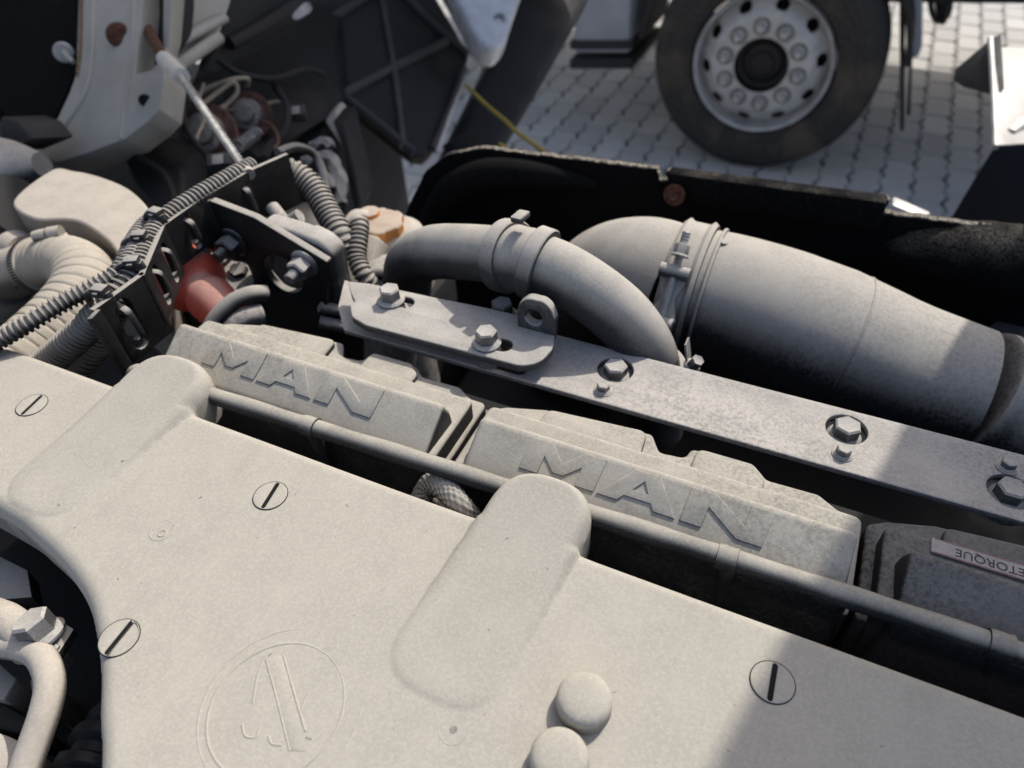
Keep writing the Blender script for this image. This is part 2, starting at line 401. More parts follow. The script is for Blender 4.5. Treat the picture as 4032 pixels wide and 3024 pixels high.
def panel_surface(X, Y):
    D0 = np.minimum(.1290-Y, np.minimum(X+.60, .30-X)); D0 = np.minimum(D0, Y+.11)
    dc = sd_poly(X, Y, CUT); D0 = np.minimum(D0, -dc)
    t1 = sd_poly(X, Y, TONG1); t2 = sd_poly(X, Y, TONG2); T = np.maximum(t1, t2)
    D = np.maximum(D0, T)
    H = .0008+.0082*np.clip((Y-.066)/.078, 0, 1.05)**1.6
    rr = .0060
    q = np.clip((T+.0008)/rr, 0, 1); prof = np.sqrt(np.clip(1-(1-q)**2, 0, 1)); prof = np.where(T < -.0008, 0, prof)
    soft = np.exp(-np.clip(-T, 0, 1)/.0022)*.10
    z = PZ + H*np.maximum(prof, soft*(T < 0)) - .0006*sstep(np.abs(X+.05), .1, .4)
    rim = np.where((dc > -.02) & (T < .002), .0062, .0042)
    e = np.clip(D/rim, 0, 1); z = z-rim*(1-np.sqrt(np.clip(1-(1-e)**2, 0, 1)))
    z += .00025*np.sin(X*37+Y*21)*np.sin(Y*45-X*13)       # moulding is never quite flat
    return z, D
def grid_panel():
    h = .0008; xs = np.arange(-.61, .31, h); ys = np.arange(-.118, .158, h); X, Y = np.meshgrid(xs, ys)
    _, D = panel_surface(X, Y); gy, gx = np.gradient(D, h)
    near = (np.abs(D) < h*.75); X2 = np.where(near, X-gx*D, X); Y2 = np.where(near, Y-gy*D, Y)
    Z, D2 = panel_surface(X2, Y2)
    ok = D > -h*.75
    idx = -np.ones(X.shape, int); cell = ok[:-1, :-1] & ok[1:, :-1] & ok[:-1, 1:] & ok[1:, 1:]
    use = np.zeros(X.shape, bool)
    for a in (slice(None, -1), slice(1, None)):
        for b in (slice(None, -1), slice(1, None)): use[a, b] |= cell
    idx[use] = np.arange(use.sum()); V = np.stack([X2[use], Y2[use], Z[use]], 1)
    ii, jj = np.nonzero(cell); F = np.stack([idx[ii, jj], idx[ii, jj+1], idx[ii+1, jj+1], idx[ii+1, jj]], 1)
    # skirt: drop the boundary edges
    E = {}
    for q in range(4):
        a = F[:, q]; b = F[:, (q+1) % 4]
        for u, w in zip(a.tolist(), b.tolist()):
            k = (w, u)
            if k in E: del E[k]
            else: E[(u, w)] = 1
    bv = sorted({u for e in E for u in e}); m = {u: i for i, u in enumerate(bv)}; n0 = len(V)
    S = V[bv].copy(); S[:, 2] -= .014
    V = np.vstack([V, S]); F = F.tolist()+[(w, u, n0+m[u], n0+m[w]) for u, w in E]
    me = bpy.data.meshes.new('panel'); me.from_pydata(V.tolist(), [], F); return me
ec = thing('engine_cover', 'large dusty beige plastic engine cover with two raised fingers in the foreground', 'engine cover', (-.05, .02, -.02))
body = finish('cover_panel', grid_panel(), 'panel_dust', ec, 60)
def pz_at(x, y):
    z, _ = panel_surface(np.array([[x]]), np.array([[y]])); return float(z[0, 0])

# quarter-turn screws: slotted disc ringed in black in place of a shaded gap
def quarter_turn(c, r, rot):
    z = pz_at(*c)
    g = G().add(plate(circ((0, 0), r, 40), [slot((0, 0), r*1.64, r*.13, rot)], .0012, .00018, Matrix.Translation((c[0], c[1], z+.00035))))
    o = g.build('quarter_turn_screw', 'panel_dust', ec)
    ring = G().add(lathe([(r, -.0004), (r+.00022, -.0004), (r+.00026, .00022), (r, .00022)], (c[0], c[1], z), n=44, closed=True)).build('gap_ring', 'slot_black', o)  # black ring painted for the shaded gap, no groove is cut
    fl = G().add(slab([v2(p, z+.00012) for p in slot(c, r*1.64, r*.145, rot)], (0, 0, -.0006))).build('slot_floor', 'slot_black', o)  # black sheet stands in for the shade in the slot
    return o
for p, q in (((-0.2816,0.1008,-0.006), (-0.283,0.1103,-0.006)), ((-0.1558,0.1019,-0.006), (-0.1574,0.1115,-0.006)), ((-0.1654,0.0376,-0.006), (-0.166,0.0481,-0.006)), ((0.0225,0.1061,-0.006), (0.0222,0.1137,-0.006))):
    quarter_turn(((p[0]+q[0])/2, (p[1]+q[1])/2), .0062, math.atan2(q[1]-p[1], q[0]-p[0]))

# embossed emblem, made of low rounded ridges
EC = (-.1060, .0455)
def ridge(pts, r=.0007, up=-.00035):
    return tube([(p[0], p[1], pz_at(*p)+up) for p in pts], r, 8, .0006)
g = G(); g.add(torus((EC[0], EC[1], PZ-.00033), (0, 0, 1), .0196, .0006, 90, 8)); g.build('emblem_ring', 'panel_dust', ec)
g = G(); g.add(torus((EC[0]+.001, EC[1]+.001, PZ-.00044), (0, 0, 1), .0236, .0006, 90, 8)); g.build('emblem_outer_ring', 'panel_dust', ec)
g = G()
for P in [(-0.1189,0.0566),(-0.1086,0.0485),(-0.095,0.0374)], [(-0.114,0.0591),(-0.1035,0.0508),(-0.0941,0.0435)], [(-0.1191,0.0565),(-0.1172,0.0508),(-0.1132,0.0436)], [(-0.1121,0.0376),(-0.1091,0.0355),(-0.1063,0.0365),(-0.1067,0.0386)], [(-0.103,0.0382),(-0.101,0.0369),(-0.0981,0.0377)], [(-0.0992,0.0572),(-0.0999,0.0524),(-0.0987,0.0471)]:
    g.add(ridge(P, .00055, -.00032))
g.build('emblem_strokes', 'panel_dust', ec)
P0 = [(-0.1189,0.0566),(-0.114,0.0591),(-0.091,0.0392),(-0.095,0.0374)]
G().add(slab([(x, y, PZ+.00010) for x, y in P0], (0, 0, -.001), .0001)).build('emblem_bar', 'panel_dust', ec)
# moulding marks
c = (-0.056,0.061,-0.006); g = G().add(torus((c[0], c[1], PZ-.00026), (0, 0, 1), .0042, .0004, 48, 8)); g.build('moulding_ring', 'panel_dust', ec)
G().add(torus((c[0], c[1], PZ-.0001), (0, 0, 1), .0009, .00035, 24, 8)).add(lathe([(.0006, -.001), (.0006, .0002), (0, .0003)], (c[0], c[1], PZ))).build('moulding_pip', 'cast_dust', ec)
c = (-0.182,0.0782,-0.006); G().add(torus((c[0], c[1], PZ-.00015), (0, 0, 1), .0013, .0003, 28, 8)).build('moulding_ring', 'panel_dust', ec)
G().add(torus((c[0]-.001, c[1]+.001, PZ-.00036), (0, 0, 1), .0042, .0004, 48, 8)).build('moulding_ring', 'panel_dust', ec)
# round rubber caps standing on the cover
for c in ((-0.025,0.0817,0.0), (-0.0256,0.0647,0.0)):
    pr = [(.0080, -.001), (.0080, .0032), (.0078, .0048), (.0073, .0059), (.0063, .0066), (.0045, .0070), (.002, .00715), (0, .0072)]
    G().add(lathe(pr, (c[0], c[1], PZ), n=48)).build('rubber_cap', 'panel_dust', ec)
# bits of grit lying on the cover
g = G()
for i in range(70):
    x, y = random.uniform(-.30, .06), random.uniform(-.01, .122)
    if sd_poly(np.array([[x]]), np.array([[y]]), CUT)[0, 0] > -.008: continue
    s = random.uniform(.0002, .0005); z = pz_at(x, y); a = random.random()*3
    M = Matrix.Translation((x, y, z)) @ Matrix.Rotation(a, 4, 'Z') @ Matrix.Diagonal((s*random.uniform(1, 2), s, s*.6, 1))
    g.add(box((-1, -.5, -.5), (1, .5, .5), 0, M))
gr = g.build('grit', 'cast_dust', ec); gr['kind'] = 'stuff'

# ================================================================== VALVE COVERS
YF, YR, ZF = .1475, .1680, -.012
def letter(ch):
    if ch == 'M': return [(0, 0), (0, 1), (.29, 1), (.5, .50), (.71, 1), (1, 1), (1, 0), (.75, 0), (.75, .56), (.57, .16), (.43, .16), (.25, .56), (.25, 0)], []
    if ch == 'A': return [(0, 0), (.34, 1), (.66, 1), (1, 0), (.73, 0), (.67, .19), (.33, .19), (.27, 0)], [[(.40, .42), (.60, .42), (.5, .74)]]
    return [(0, 0), (0, 1), (.31, 1), (.73, .40), (.73, 1), (1, 1), (1, 0), (.69, 0), (.27, .60), (.27, 0)], []
def valve_cover(dx, label, with_letters=True, mt='cover_dust'):
    t = thing('valve_cover', label, 'valve cover', (dx-.03, .16, -.06), 'valve covers in a row along the engine')
    xl, xr = -.1005+dx, .0385+dx; ym = YR+.006
    # main block with sloping top
    bm = bmesh.new()
    sec = [(YF-.004, -.062), (YF, ZF), (YR, 0.), (YR+.0045, -.0085), (YR+.006, -.040)]
    L = [bm.verts.new((xl-(.004 if z < -.02 else .0), y, z)) for y, z in sec]; Rr = [bm.verts.new((xr+(.003 if z < -.02 else 0), y, z)) for y, z in sec]
    bm.faces.new(L); bm.faces.new(Rr[::-1])
    for i in range(5): bm.faces.new((L[i], Rr[i], Rr[(i+1) % 5], L[(i+1) % 5]))
    bmesh.ops.recalc_face_normals(bm, faces=bm.faces)
    bmesh.ops.bevel(bm, geom=bm.edges[:], offset=.0028, segments=4, profile=.55, affect='EDGES')
    me = bpy.data.meshes.new('m'); bm.to_mesh(me); bm.free(); finish('block', me, mt, t, 40)
    # lower step with lobes, behind the block
    O = [(-.1097, .152), (-.1100, .1925), (-.1035, .1965), (-.0872, .2015), (-.0404, .2052), (-.0349, .1968), (-.0248, .1980), (-.0235, .2038), (.0017, .2042), (.0075, .1992), (.0268, .1997), (.0345, .1950), (.0428, .1948), (.0432, .152)]
    O = fillet([(x+dx, y) for x, y in O], [.002, .004, .004, .006, .003, .003, .003, .003, .003, .004, .004, .004, .003, .002], 5)
    G().add(plate(O, (), .040, .0022, ZZ(-.023))).build('lower_step', mt, t, 40)
    S = fillet([(-.1060+dx, .150), (-.1060+dx, .1865), (.0415+dx, .1865), (.0415+dx, .150)], .0035, 5)
    G().add(plate(S, (), .030, .0020, ZZ(-.0135))).build('middle_step', mt, t, 40)
    # raised pads on the step
    for Pp in ([(-.0870, .182), (-.0850, .1990), (-.0420, .2028), (-.0405, .182)], [(-.0215, .182), (-.0210, .2018), (.0010, .2020), (.0068, .1965), (.0070, .182)]):
        Q = fillet([(x+dx, y) for x, y in Pp], .004, 5)
        G().add(plate(Q, (), .006, .0018, ZZ(-.0195))).build('pad', mt, t, 40)
    if with_letters:
        sl = Vector((0, YR-YF, -ZF)); o = Vector((0, YF, ZF)); sn = sl.normalized()
        y0 = (.1552-YF)/(YR-YF)*sl.length; H = .0126
        for ch, a, b in (('M', -.0785, -.0490), ('A', -.0478, -.0190), ('N', -.0174, .0108)):
            P, Hs = letter(ch); f = lambda p: (a+dx+(b-a)*p[0]+p[1]*.0012, y0+H*p[1])
            M = place(o+sn.cross(Vector((1, 0, 0)))*-.00055, (1, 0, 0), sn)
            G().add(plate([f(p) for p in P], [[f(p) for p in h] for h in Hs], .002, .00025, M)).build('letter', 'cover_dust', t, 40)
    return t
valve_cover(-.1555, 'dusty valve cover lettered MAN beside the black brackets, left of the other covers')
valve_cover(0., 'dusty valve cover lettered MAN in the middle of the picture, half sunlit')
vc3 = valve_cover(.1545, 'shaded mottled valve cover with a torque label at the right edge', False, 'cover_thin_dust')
# label on the third cover, read from the other side of the engine
l0, l1 = (0.0632,0.1859,-0.0125), (0.0635,0.1796,-0.0125); e0 = (0.0706,0.1826,-0.0125); W_ = l0[1]-l1[1]
M = place((l0[0], l0[1], -.0125), (-1, 0, 0), (0, -1, 0))
lab = G().add(plate(fillet([(0, 0), (.0, W_), (-.075, W_), (-.075, 0)], .001), (), .0008, .0001, M)).build('label', 'label_paper', vc3)
lab['label'] = 'dusty paper label, DO NOT RETORQUE upside down'
me = text_mesh('DO NOT RETORQUE', .0046, Matrix.Identity(4)); wx = max(v.co.x for v in me.vertices)
me.transform(place((e0[0]+wx, l0[1]-W_*.30, -.01245), (-1, 0, 0), (0, -1, 0))); finish('lettering', me, 'label_ink', lab, None)
g = G()
for k in (.05, .95): g.add(box((l0[0]+.0008, l0[1]-W_*k-.00012, -.01252), (l0[0]+.0742, l0[1]-W_*k+.00012, -.01242)))
g.build('border', 'label_red', lab)

# ================================================================== ENGINE BODY below (dark, only glimpsed in the gaps)
eb = thing('engine_block', 'dark engine casting glimpsed in the gaps below the covers', 'engine', (-.05, .1, -.5))
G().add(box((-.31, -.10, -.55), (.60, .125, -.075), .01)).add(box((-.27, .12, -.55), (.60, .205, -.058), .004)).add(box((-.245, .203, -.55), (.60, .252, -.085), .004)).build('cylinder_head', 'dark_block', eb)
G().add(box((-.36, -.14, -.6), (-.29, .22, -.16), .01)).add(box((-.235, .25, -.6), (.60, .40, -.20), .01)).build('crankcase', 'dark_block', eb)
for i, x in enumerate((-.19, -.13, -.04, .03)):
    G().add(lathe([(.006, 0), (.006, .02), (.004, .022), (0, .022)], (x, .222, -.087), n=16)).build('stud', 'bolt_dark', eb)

# ================================================================== RAIL PIPE in front of the valve covers
rp = thing('rail_pipe', 'dusty black pipe running along the front of the valve covers', 'pipe', (-.05, .145, -.05))
RZ = -.0084
rail_path = [(-.262, .1385, -.050), (-.263, .1390, -.022), (-.2585, .1397, -.0088), (-.246, .1402, RZ), (-.217, .1411, RZ), (-.1164, .1442, RZ), (-.0426, .1464, RZ), (.0199, .1480, RZ), (.0873, .1490, RZ), (.20, .1490, RZ)]
G().add(tube(rail_path, .0037, 24, .002, lambda s, a: .00012*math.sin(s*190)+.0001*math.sin(s*77))).build('pipe', 'rail_dust', rp)
for px in ((-0.1657,0.1428,-0.006), (0.0011,0.1472,-0.006), (0.0816,0.1489,-0.006)):
    x = px[0]; y = .1411+(x+.217)*.0286
    y = min(y, .1492)
    cl = G().add(lathe([(.0036, -.0034), (.0042, -.0032), (.0044, -.001), (.0042, .002), (.0045, .0032), (.0036, .0034)], (x, y, RZ), (1, .02, 0), 24)).build('clip', 'rail_dust', rp)
    g = G().add(tube([(x+.001, y, RZ-.003), (x+.0015, y, -.025), (x+.002, y, -.06)], [.0032, .0022, .0026], 12)); g.build('post', 'rail_dust', cl)

# braided sleeve under the second finger
bs = thing('braided_cable', 'grey braided sleeve cable looping up in the gap beside the middle finger', 'cable', (-.10, .14, -.05))
def braid(s, a):
    u = a*11/(2*math.pi)*1.0; w = s/.0034
    return .00045*abs(math.sin(math.pi*(u+w)))*1.0+.00045*abs(math.sin(math.pi*(u-w)))-.0003
bp = [(-0.1166,0.1399,-0.03), (-0.1131,0.1434,-0.022), (-0.1066,0.1416,-0.016), (-0.1002,0.1386,-0.014), (-0.0928,0.1352,-0.016), (-0.087,0.1369,-0.03)]
G().add(tube(bp, .0046, 66, .00045, braid, squash=.75)).build('sleeve', 'conduit_dust', bs)
G().add(tube([(-0.1146,0.1448,-0.035), (-0.1088,0.1432,-0.03), (-0.1002,0.1408,-0.03)], .004, 14)).build('plug', 'rail_dust', bs)

# ================================================================== LONG STEEL RAIL (beam) with bolts
BZ = -.020
sb = thing('steel_rail', 'long dusty flat steel rail bolted along the engine behind the valve covers', 'rail', (-.05, .23, -.03))
bigs = [(-0.0665,0.2332,-0.022), (0.0319,0.2346,-0.022), (0.0909,0.2252,-0.022)]
smalls = [(-0.0671,0.2184,-0.02), (0.032,0.2201,-0.02), (0.0897,0.2372,-0.02)]
outer = [(-.1985, .2105), (.45, .2135), (.45, .2475), (-.2220, .2455), (-.2120, .2250)]
holes = [circ(b[:2], .0082, 36) for b in bigs] + [slot((-0.112,0.2173,-0.02)[:2], .010, .004)]
G().add(plate(outer, holes, .0028, .0004, ZZ(BZ))).build('strip', 'steel_dust', sb)
G().add(box((-.215, .2455, BZ-.0105), (.45, .2472, BZ-.0028), .0004)).build('folded_edge', 'dark_block', sb)  # dark colour stands in for shade on this edge of the pale steel rail
for i, b in enumerate(bigs):
    G().add(lathe([(.0095, 0), (.0095, .004), (0, .004)], (b[0], b[1], BZ-.0090), n=30)).build('boss', 'steel_dust', sb)
    hexhead((b[0], b[1], BZ-.0045), (0, 0, 1), .0094, .0058, .0068, .0016, .3+i*.37).build('flange_bolt', 'bolt_dust', sb)
for i, b in enumerate(smalls):
    G().add(lathe([(.0042, 0), (.0042, .0004), (.0036, .0006), (0, .0006)], (b[0], b[1], BZ), n=26)).build('washer', 'steel_dust', sb)
    hexhead((b[0], b[1], BZ+.0005), (0, 0, 1), .0050, .0028, .0036, .0005, .2+i*.6).build('small_bolt', 'bolt_dust', sb)

# ================================================================== LIFTING PLATE on the rail
LZ = -.009
lp = thing('lifting_plate', 'thick steel plate with an upright eyelet tab bolted on the rail', 'bracket', (-.15, .225, -.02))
po = [(-0.2088,0.2333),(-0.2026,0.2262),(-0.1989,0.2228),(-0.1962,0.2207),(-0.196,0.216),(-0.1907,0.2097),(-0.181,0.2069),(-0.1012,0.2085),(-0.0948,0.214),(-0.0933,0.2252),(-0.0975,0.2367),(-0.103,0.2399),(-0.1178,0.2402),(-0.127,0.2403),(-0.1609,0.2378),(-0.1971,0.2358)]
rad = [0, 0, .003, .003, .003, .006, .008, .010, .012, .012, .006, .003, .003, .004, 0, 0]
pl = G().add(plate(fillet(po, rad, 6), [slot((-0.1757,0.2284,-0.009)[:2], .007, .0042, .1), slot((-0.1182,0.2179,-0.009)[:2], .007, .0042, .1)], .0042, .0006, ZZ(LZ))).build('base_plate', 'bracket_dust', lp)
# spacers between plate and rail
for c in ((-0.1799,0.2279,-0.009), (-0.1224,0.2169,-0.009), (-0.1186,0.2326,-0.009)):
    G().add(lathe([(.0062, 0), (.0062, .0068), (0, .0068)], (c[0], c[1], BZ), n=26)).build('spacer', 'steel_dust', lp)
ty = .2325
ta = (-0.1141,0.2325,-0.0049); tb = (-0.0963,0.2325,-0.0065); tt = (-0.1048,0.2325,0.0091); th = (-0.1062,0.2325,-0.0014)
tabp = [(ta[0], LZ-.003), (tb[0], LZ-.003), (tb[0]+.0006, tt[2]-.009), (tb[0]-.0015, tt[2]-.003), (tt[0]+.004, tt[2]-.0003), (tt[0]-.004, tt[2]-.0003), (ta[0]+.0012, tt[2]-.004), (ta[0]-.0003, tt[2]-.010)]
tab = G().add(plate(fillet(tabp, [0, 0, .006, .006, .006, .006, .006, .006], 6), [circ((th[0], th[2]), .0043, 30)], .0046, .0006, XZ(ty))).build('eyelet_tab', 'bracket_dust', lp)
for c, rot, m, fr in (((-0.1795,0.2273,-0.009), .2, 'bolt_dust', .0068), ((-0.1221,0.2163,-0.009), .5, 'bolt_dust', .0066)):
    hexhead((c[0], c[1], LZ+.0002), (0, 0, 1), .0088, .0060, fr, .0016, rot).build('flange_bolt', m, lp)
c = (-0.128,0.2444,-0.018)
G().add(lathe([(.0095, 0), (.0098, .0012), (.0095, .0022), (.0075, .0024), (.0075, .0048), (0, .0048)], (c[0], c[1], BZ+.0002), n=36)).build('wide_washer', 'bolt_dust', sb)
hexhead((c[0], c[1], BZ+.005), (0, 0, 1), .0094, .0065, .0062, .0012, .1).build('tall_bolt', 'bolt_dark', sb)

# ================================================================== BLACK MOUNTING BRACKET
BY = .250
mb = thing('mounting_bracket', 'black steel mounting bracket with a round hole and two nuts', 'bracket', (-.25, .23, -.06))
bo = [(-0.3079,0.0076),(-0.2783,0.0032),(-0.2346,-0.0149),(-0.2378,-0.0258),(-0.25,-0.0665),(-0.2563,-0.0862),(-0.3042,-0.0941),(-0.2952,-0.0408),(-0.2957,-0.0301),(-0.305,-0.0321),(-0.3246,-0.0301),(-0.3228,-0.0154)]
hc = [(-0.2699,-0.0319)][0]
G().add(plate(fillet(bo, [.003, .004, .002, 0, 0, 0, 0, .004, .004, .006, .006, 0], 5), [circ(hc, .0130, 44, .0124, .2)], .0045, .0005, XZ(BY))).build('front_plate', 'black_steel', mb)
# folded flange towards the cable tray
fa = (-0.3079,0.25,0.0076)
G().add(slab([fa, (fa[0], .250, fa[2]-.032), (fa[0]-.012, .240, fa[2]-.028), (fa[0]-.014, .240, fa[2]-.004)], (.001, .0035, 0), .0006)).build('flange', 'black_steel', mb)
# nuts with threaded ends
for c, s, m in (((-0.2994,0.25,-0.0169), .0116, 'bolt_dark'), ((-0.2506,0.25,-0.0192), .0110, 'bolt_dust')):
    g = hexhead((c[0], .2498, c[2]), (0, -1, -.08), s, .0075, s*.78, .0018, .35, (.0034, .0068)); g.build('nut', m, mb)
# rounded casting behind the plate, with a second plate
ro = [(-0.2821,-0.0044),(-0.2616,-0.0052),(-0.2421,-0.0079),(-0.2369,-0.015),(-0.2386,-0.034),(-0.2382,-0.0511),(-0.2402,-0.0648),(-0.264,-0.0831),(-0.3094,-0.0668)]
hc2 = [(-0.2766,-0.0378)][0]
G().add(plate(fillet(ro, [.004, .01, .012, .012, .01, 0, 0, 0, 0], 8), [circ((hc2[0]-.002, hc2[1]-.003), .0195, 44)], .013, .0030, XZ(.2562))).build('rear_casting', 'bracket_dust', mb)
ro2 = [(-0.2626,-0.0112),(-0.2495,-0.0146),(-0.2428,-0.0207),(-0.2447,-0.043),(-0.2432,-0.0632),(-0.2486,-0.0869),(-0.2694,-0.0818),(-0.2619,-0.0342)]
G().add(plate(fillet(ro2, [.004, .01, .012, .01, 0, 0, 0, 0], 8), (), .0040, .0008, XZ(.2725))).build('rear_plate', 'bracket_dust', mb)
G().add(slab([(hc[0]-.050, .284, hc[1]-.050), (hc[0]+.012, .284, hc[1]-.052), (hc[0]+.010, .330, hc[1]-.020), (hc[0]-.056, .330, hc[1]-.018)], (0, .012, -.016), .003)).build('bushing', 'duct_dust', mb)
# two pipes coming out beside it
for k, (a, b, r) in enumerate((((-0.2484,0.249,-0.0476), (-0.2359,0.261,-0.0579), .0034), ((-0.2498,0.247,-0.0578), (-0.2309,0.257,-0.066), .0036))):
    G().add(tube([a, tuple((Vector(a)+Vector(b))/2), b], r, 16)).build('stub_pipe', 'cast_dust', mb)

# ================================================================== CABLE TRAY (black folded strip) with slots and ties
ct = thing('cable_tray', 'black folded metal strip with tie slots carrying the corrugated conduits', 'cable tray', (-.265, .20, -.01))
TZ = .010; TH = .036
path = [(-0.2858,0.152),(-0.2867,0.1681),(-0.2853,0.1812),(-0.2904,0.1899),(-0.3087,0.2188),(-0.3103,0.2299),(-0.3095,0.246),(-0.3051,0.2808),(-0.3079,0.2971),(-0.2968,0.3061)]
# merge nearly straight runs into panels with real folds
runs = [(path[0], path[2]), (path[2], path[4]), (path[4], path[6]), (path[6], path[7]), (path[7], path[9])]
slots_at = {0: [(.42, 'big')], 1: [(.28, 's'), (.72, 's')], 2: [(.55, 's')], 3: [(.85, 'n')], 4: []}
for i, (a, b) in enumerate(runs):
    a3 = Vector((a[0], a[1], TZ)); b3 = Vector((b[0], b[1], TZ)); L = (b3-a3).length
    h = (TH, .030, .026, .034, .033)[i]
    O = [(-.0008, 0), (L+.0008, 0), (L+.0008, -h), (-.0008, -h)]
    hs = []
    for t, kd in slots_at[i]:
        hs.append(slot((L*t, -h*.50), h*(.56 if kd != 'n' else .44), (.0046 if kd == 'big' else .0034), math.pi/2))
    M = place(a3, (b3-a3), (0, 0, 1))
    p = G().add(plate(O, hs, .0030, .0003, M)).build('tray_panel', 'black_steel', ct)
    for t, kd in slots_at[i]:                                    # strap seen through the slot
        c = M @ Vector((L*t+.0005, -h*.5, -.0040)); 
        u = (b3-a3).normalized(); nrm = u.cross(Vector((0, 0, 1))).normalized()
        q = [M @ Vector((L*t, -h*.20, -.0050)), M @ Vector((L*t, -h*.27, .0016)), M @ Vector((L*t+.0004, -h*.5, .0026)), M @ Vector((L*t+.0008, -h*.72, .0016)), M @ Vector((L*t+.001, -h*.80, -.0050))]
        G().add(tube(q, .0017, 10, .001, squash=.35)).build('strap', 'tie_plastic', p)
# light top edge and the folded end flap
a = Vector((path[0][0], path[0][1], TZ))
e = (-0.2868,0.1465,0.008)
G().add(slab([a, Vector(e), Vector((e[0]+.006, e[1]-.001, TZ-.049)), Vector((a.x+.004, a.y-.001, TZ-.049))], (.0022, .0012, 0), .0004)).build('end_flap', 'black_steel', ct)

# ================================================================== CORRUGATED CONDUITS
def corr(pitch, amp): return lambda s, a: amp*max(-1, min(1, 2.2*math.sin(2*math.pi*s/pitch)))
c1 = thing('corrugated_conduit', 'thick ribbed black conduit strapped along the inside of the cable tray', 'conduit', (-0.2669,0.1287,0.015), 'ribbed cable conduits')
p1 = [(-0.3534,0.1375,-0.046), (-0.341,0.1446,-0.036), (-0.323,0.1516,-0.022), (-0.3084,0.1592,-0.01), (-0.2971,0.1668,0.001), (-0.2968,0.1844,0.006), (-0.3076,0.2038,0.007), (-0.3154,0.2226,0.008), (-0.3145,0.2466,0.009), (-0.3119,0.274,0.009), (-0.3124,0.292,0.007)]
G().add(tube(p1, [.0072, .0072, .0070, .0068, .0056, .0047, .0047, .0047, .0047, .0044, .0044], 18, .00033, corr(.0029, .0009))).build('tube', 'conduit_dust', c1)
c2 = thing('corrugated_conduit', 'thick ribbed black conduit below the other one, half in shadow under the tray end', 'conduit', (-0.2704,0.1237,0.005), 'ribbed cable conduits')
p2 = [(-0.3546,0.1419,-0.06), (-0.3422,0.1492,-0.05), (-0.3303,0.156,-0.04), (-0.3215,0.1622,-0.03), (-0.3123,0.167,-0.018), (-0.3076,0.1752,-0.008), (-0.3025,0.1862,0.0)]
G().add(tube(p2, .0072, 18, .00035, corr(.0031, .0009))).build('tube', 'conduit_dust', c2)
c3 = thing('corrugated_conduit', 'thin ribbed conduit crossing over the spiral hose at the left', 'conduit', (-0.2911,0.1174,0.02), 'ribbed cable conduits')
p3 = [(-0.3889,0.0917,-0.03), (-0.3322,0.1158,-0.004), (-0.3248,0.1269,0.0), (-0.3159,0.1395,0.004), (-0.3101,0.1539,0.006), (-0.3041,0.1687,0.007), (-0.3015,0.1812,0.008), (-0.3064,0.1937,0.008), (-0.3167,0.2065,0.006)]
G().add(tube(p3, .0040, 14, .0003, corr(.0027, .0007))).build('tube', 'conduit_dust', c3)
c4 = thing('corrugated_conduit', 'short ribbed conduit bundled outermost by the zip ties', 'conduit', (-0.2754,0.1595,0.02), 'ribbed cable conduits')
p4 = [(-0.3165,0.1697,-0.008), (-0.3093,0.1753,0.0), (-0.3101,0.1891,0.004), (-0.3182,0.203,0.005), (-0.3275,0.2201,0.004), (-0.3344,0.2345,0.0)]
G().add(tube(p4, .0042, 14, .0003, corr(.0027, .0007))).build('tube', 'conduit_dust', c4)

# zip ties
for (c, t, lab) in (((-0.2911,0.1612,0.012), (-0.2921,0.1677,0.012), 'zip tie nearest the tray end, where the thin conduit joins'), ((-0.2935,0.1832,0.013), (-0.2991,0.1929,0.013), 'zip tie with a square head low on the conduit bundle'), ((-0.3077,0.202,0.013), (-0.3127,0.212,0.013), 'zip tie with a square head halfway up the conduit bundle'), ((-0.3147,0.2211,0.014), (-0.3144,0.2281,0.014), 'zip tie standing up at the bend beside the beige duct')):
    c = Vector(c); d = (Vector(t)-c); d.z = 0; d.normalize(); s = d.cross(Vector((0, 0, 1)))
    z = thing('zip_tie', lab, 'zip tie', c, 'zip ties on the conduit bundle')
    M = place(c, s, d)
    g = G().add(box((-.0035, -.0026, -.0022), (.0035, .0026, .0028), .0005, M)); g.add(box((-.0014, -.0040, -.0005), (.0014, .0040, .0015), .0003, M)); g.build('head', 'tie_plastic', z)
    lp_ = [M @ Vector(q) for q in ((.0030, 0, 0), (.0040, 0, -.004), (.0030, 0, -.010), (-.002, 0, -.0135), (-.008, 0, -.011), (-.0100, 0, -.005), (-.006, 0, -.001), (-.0030, 0, 0))]
    G().add(tube(lp_, .0018, 8, .001, up=d, squash=1)).build('band', 'tie_plastic', z)

# ================================================================== CHARGE PIPE with double clamp (the smaller pipe)
def ring_on(o, axis, r0, r1, w, n=44, e=.0006):
    return lathe([(r0, -w/2), (r1-e, -w/2), (r1, -w/2+e), (r1, w/2-e), (r1-e, w/2), (r0, w/2)], o, axis, n)
cp = thing('charge_pipe', 'dusty bent pipe with a double ring joint arching over the steel rail', 'pipe', (-.10, .27, -.08))
ax = [(-0.2325,0.3119,-0.0806), (-0.2139,0.2948,-0.0411), (-0.1869,0.278,-0.015), (-0.1606,0.268,-0.0018), (-0.1359,0.261,0.0066), (-0.1171,0.2572,0.01), (-0.1016,0.2562,0.0079), (-0.0844,0.2562,-0.0001), (-0.0703,0.2578,-0.0121), (-0.0595,0.26,-0.0306), (-0.0538,0.262,-0.0571), (-0.0508,0.262,-0.0836)]
G().add(tube(ax, [.0151, .0152, .0149, .0146, .0143, .0139, .0139, .0142, .0144, .0146, .0146, .0146], 44, .002)).build('pipe', 'pipe_small_dust', cp)
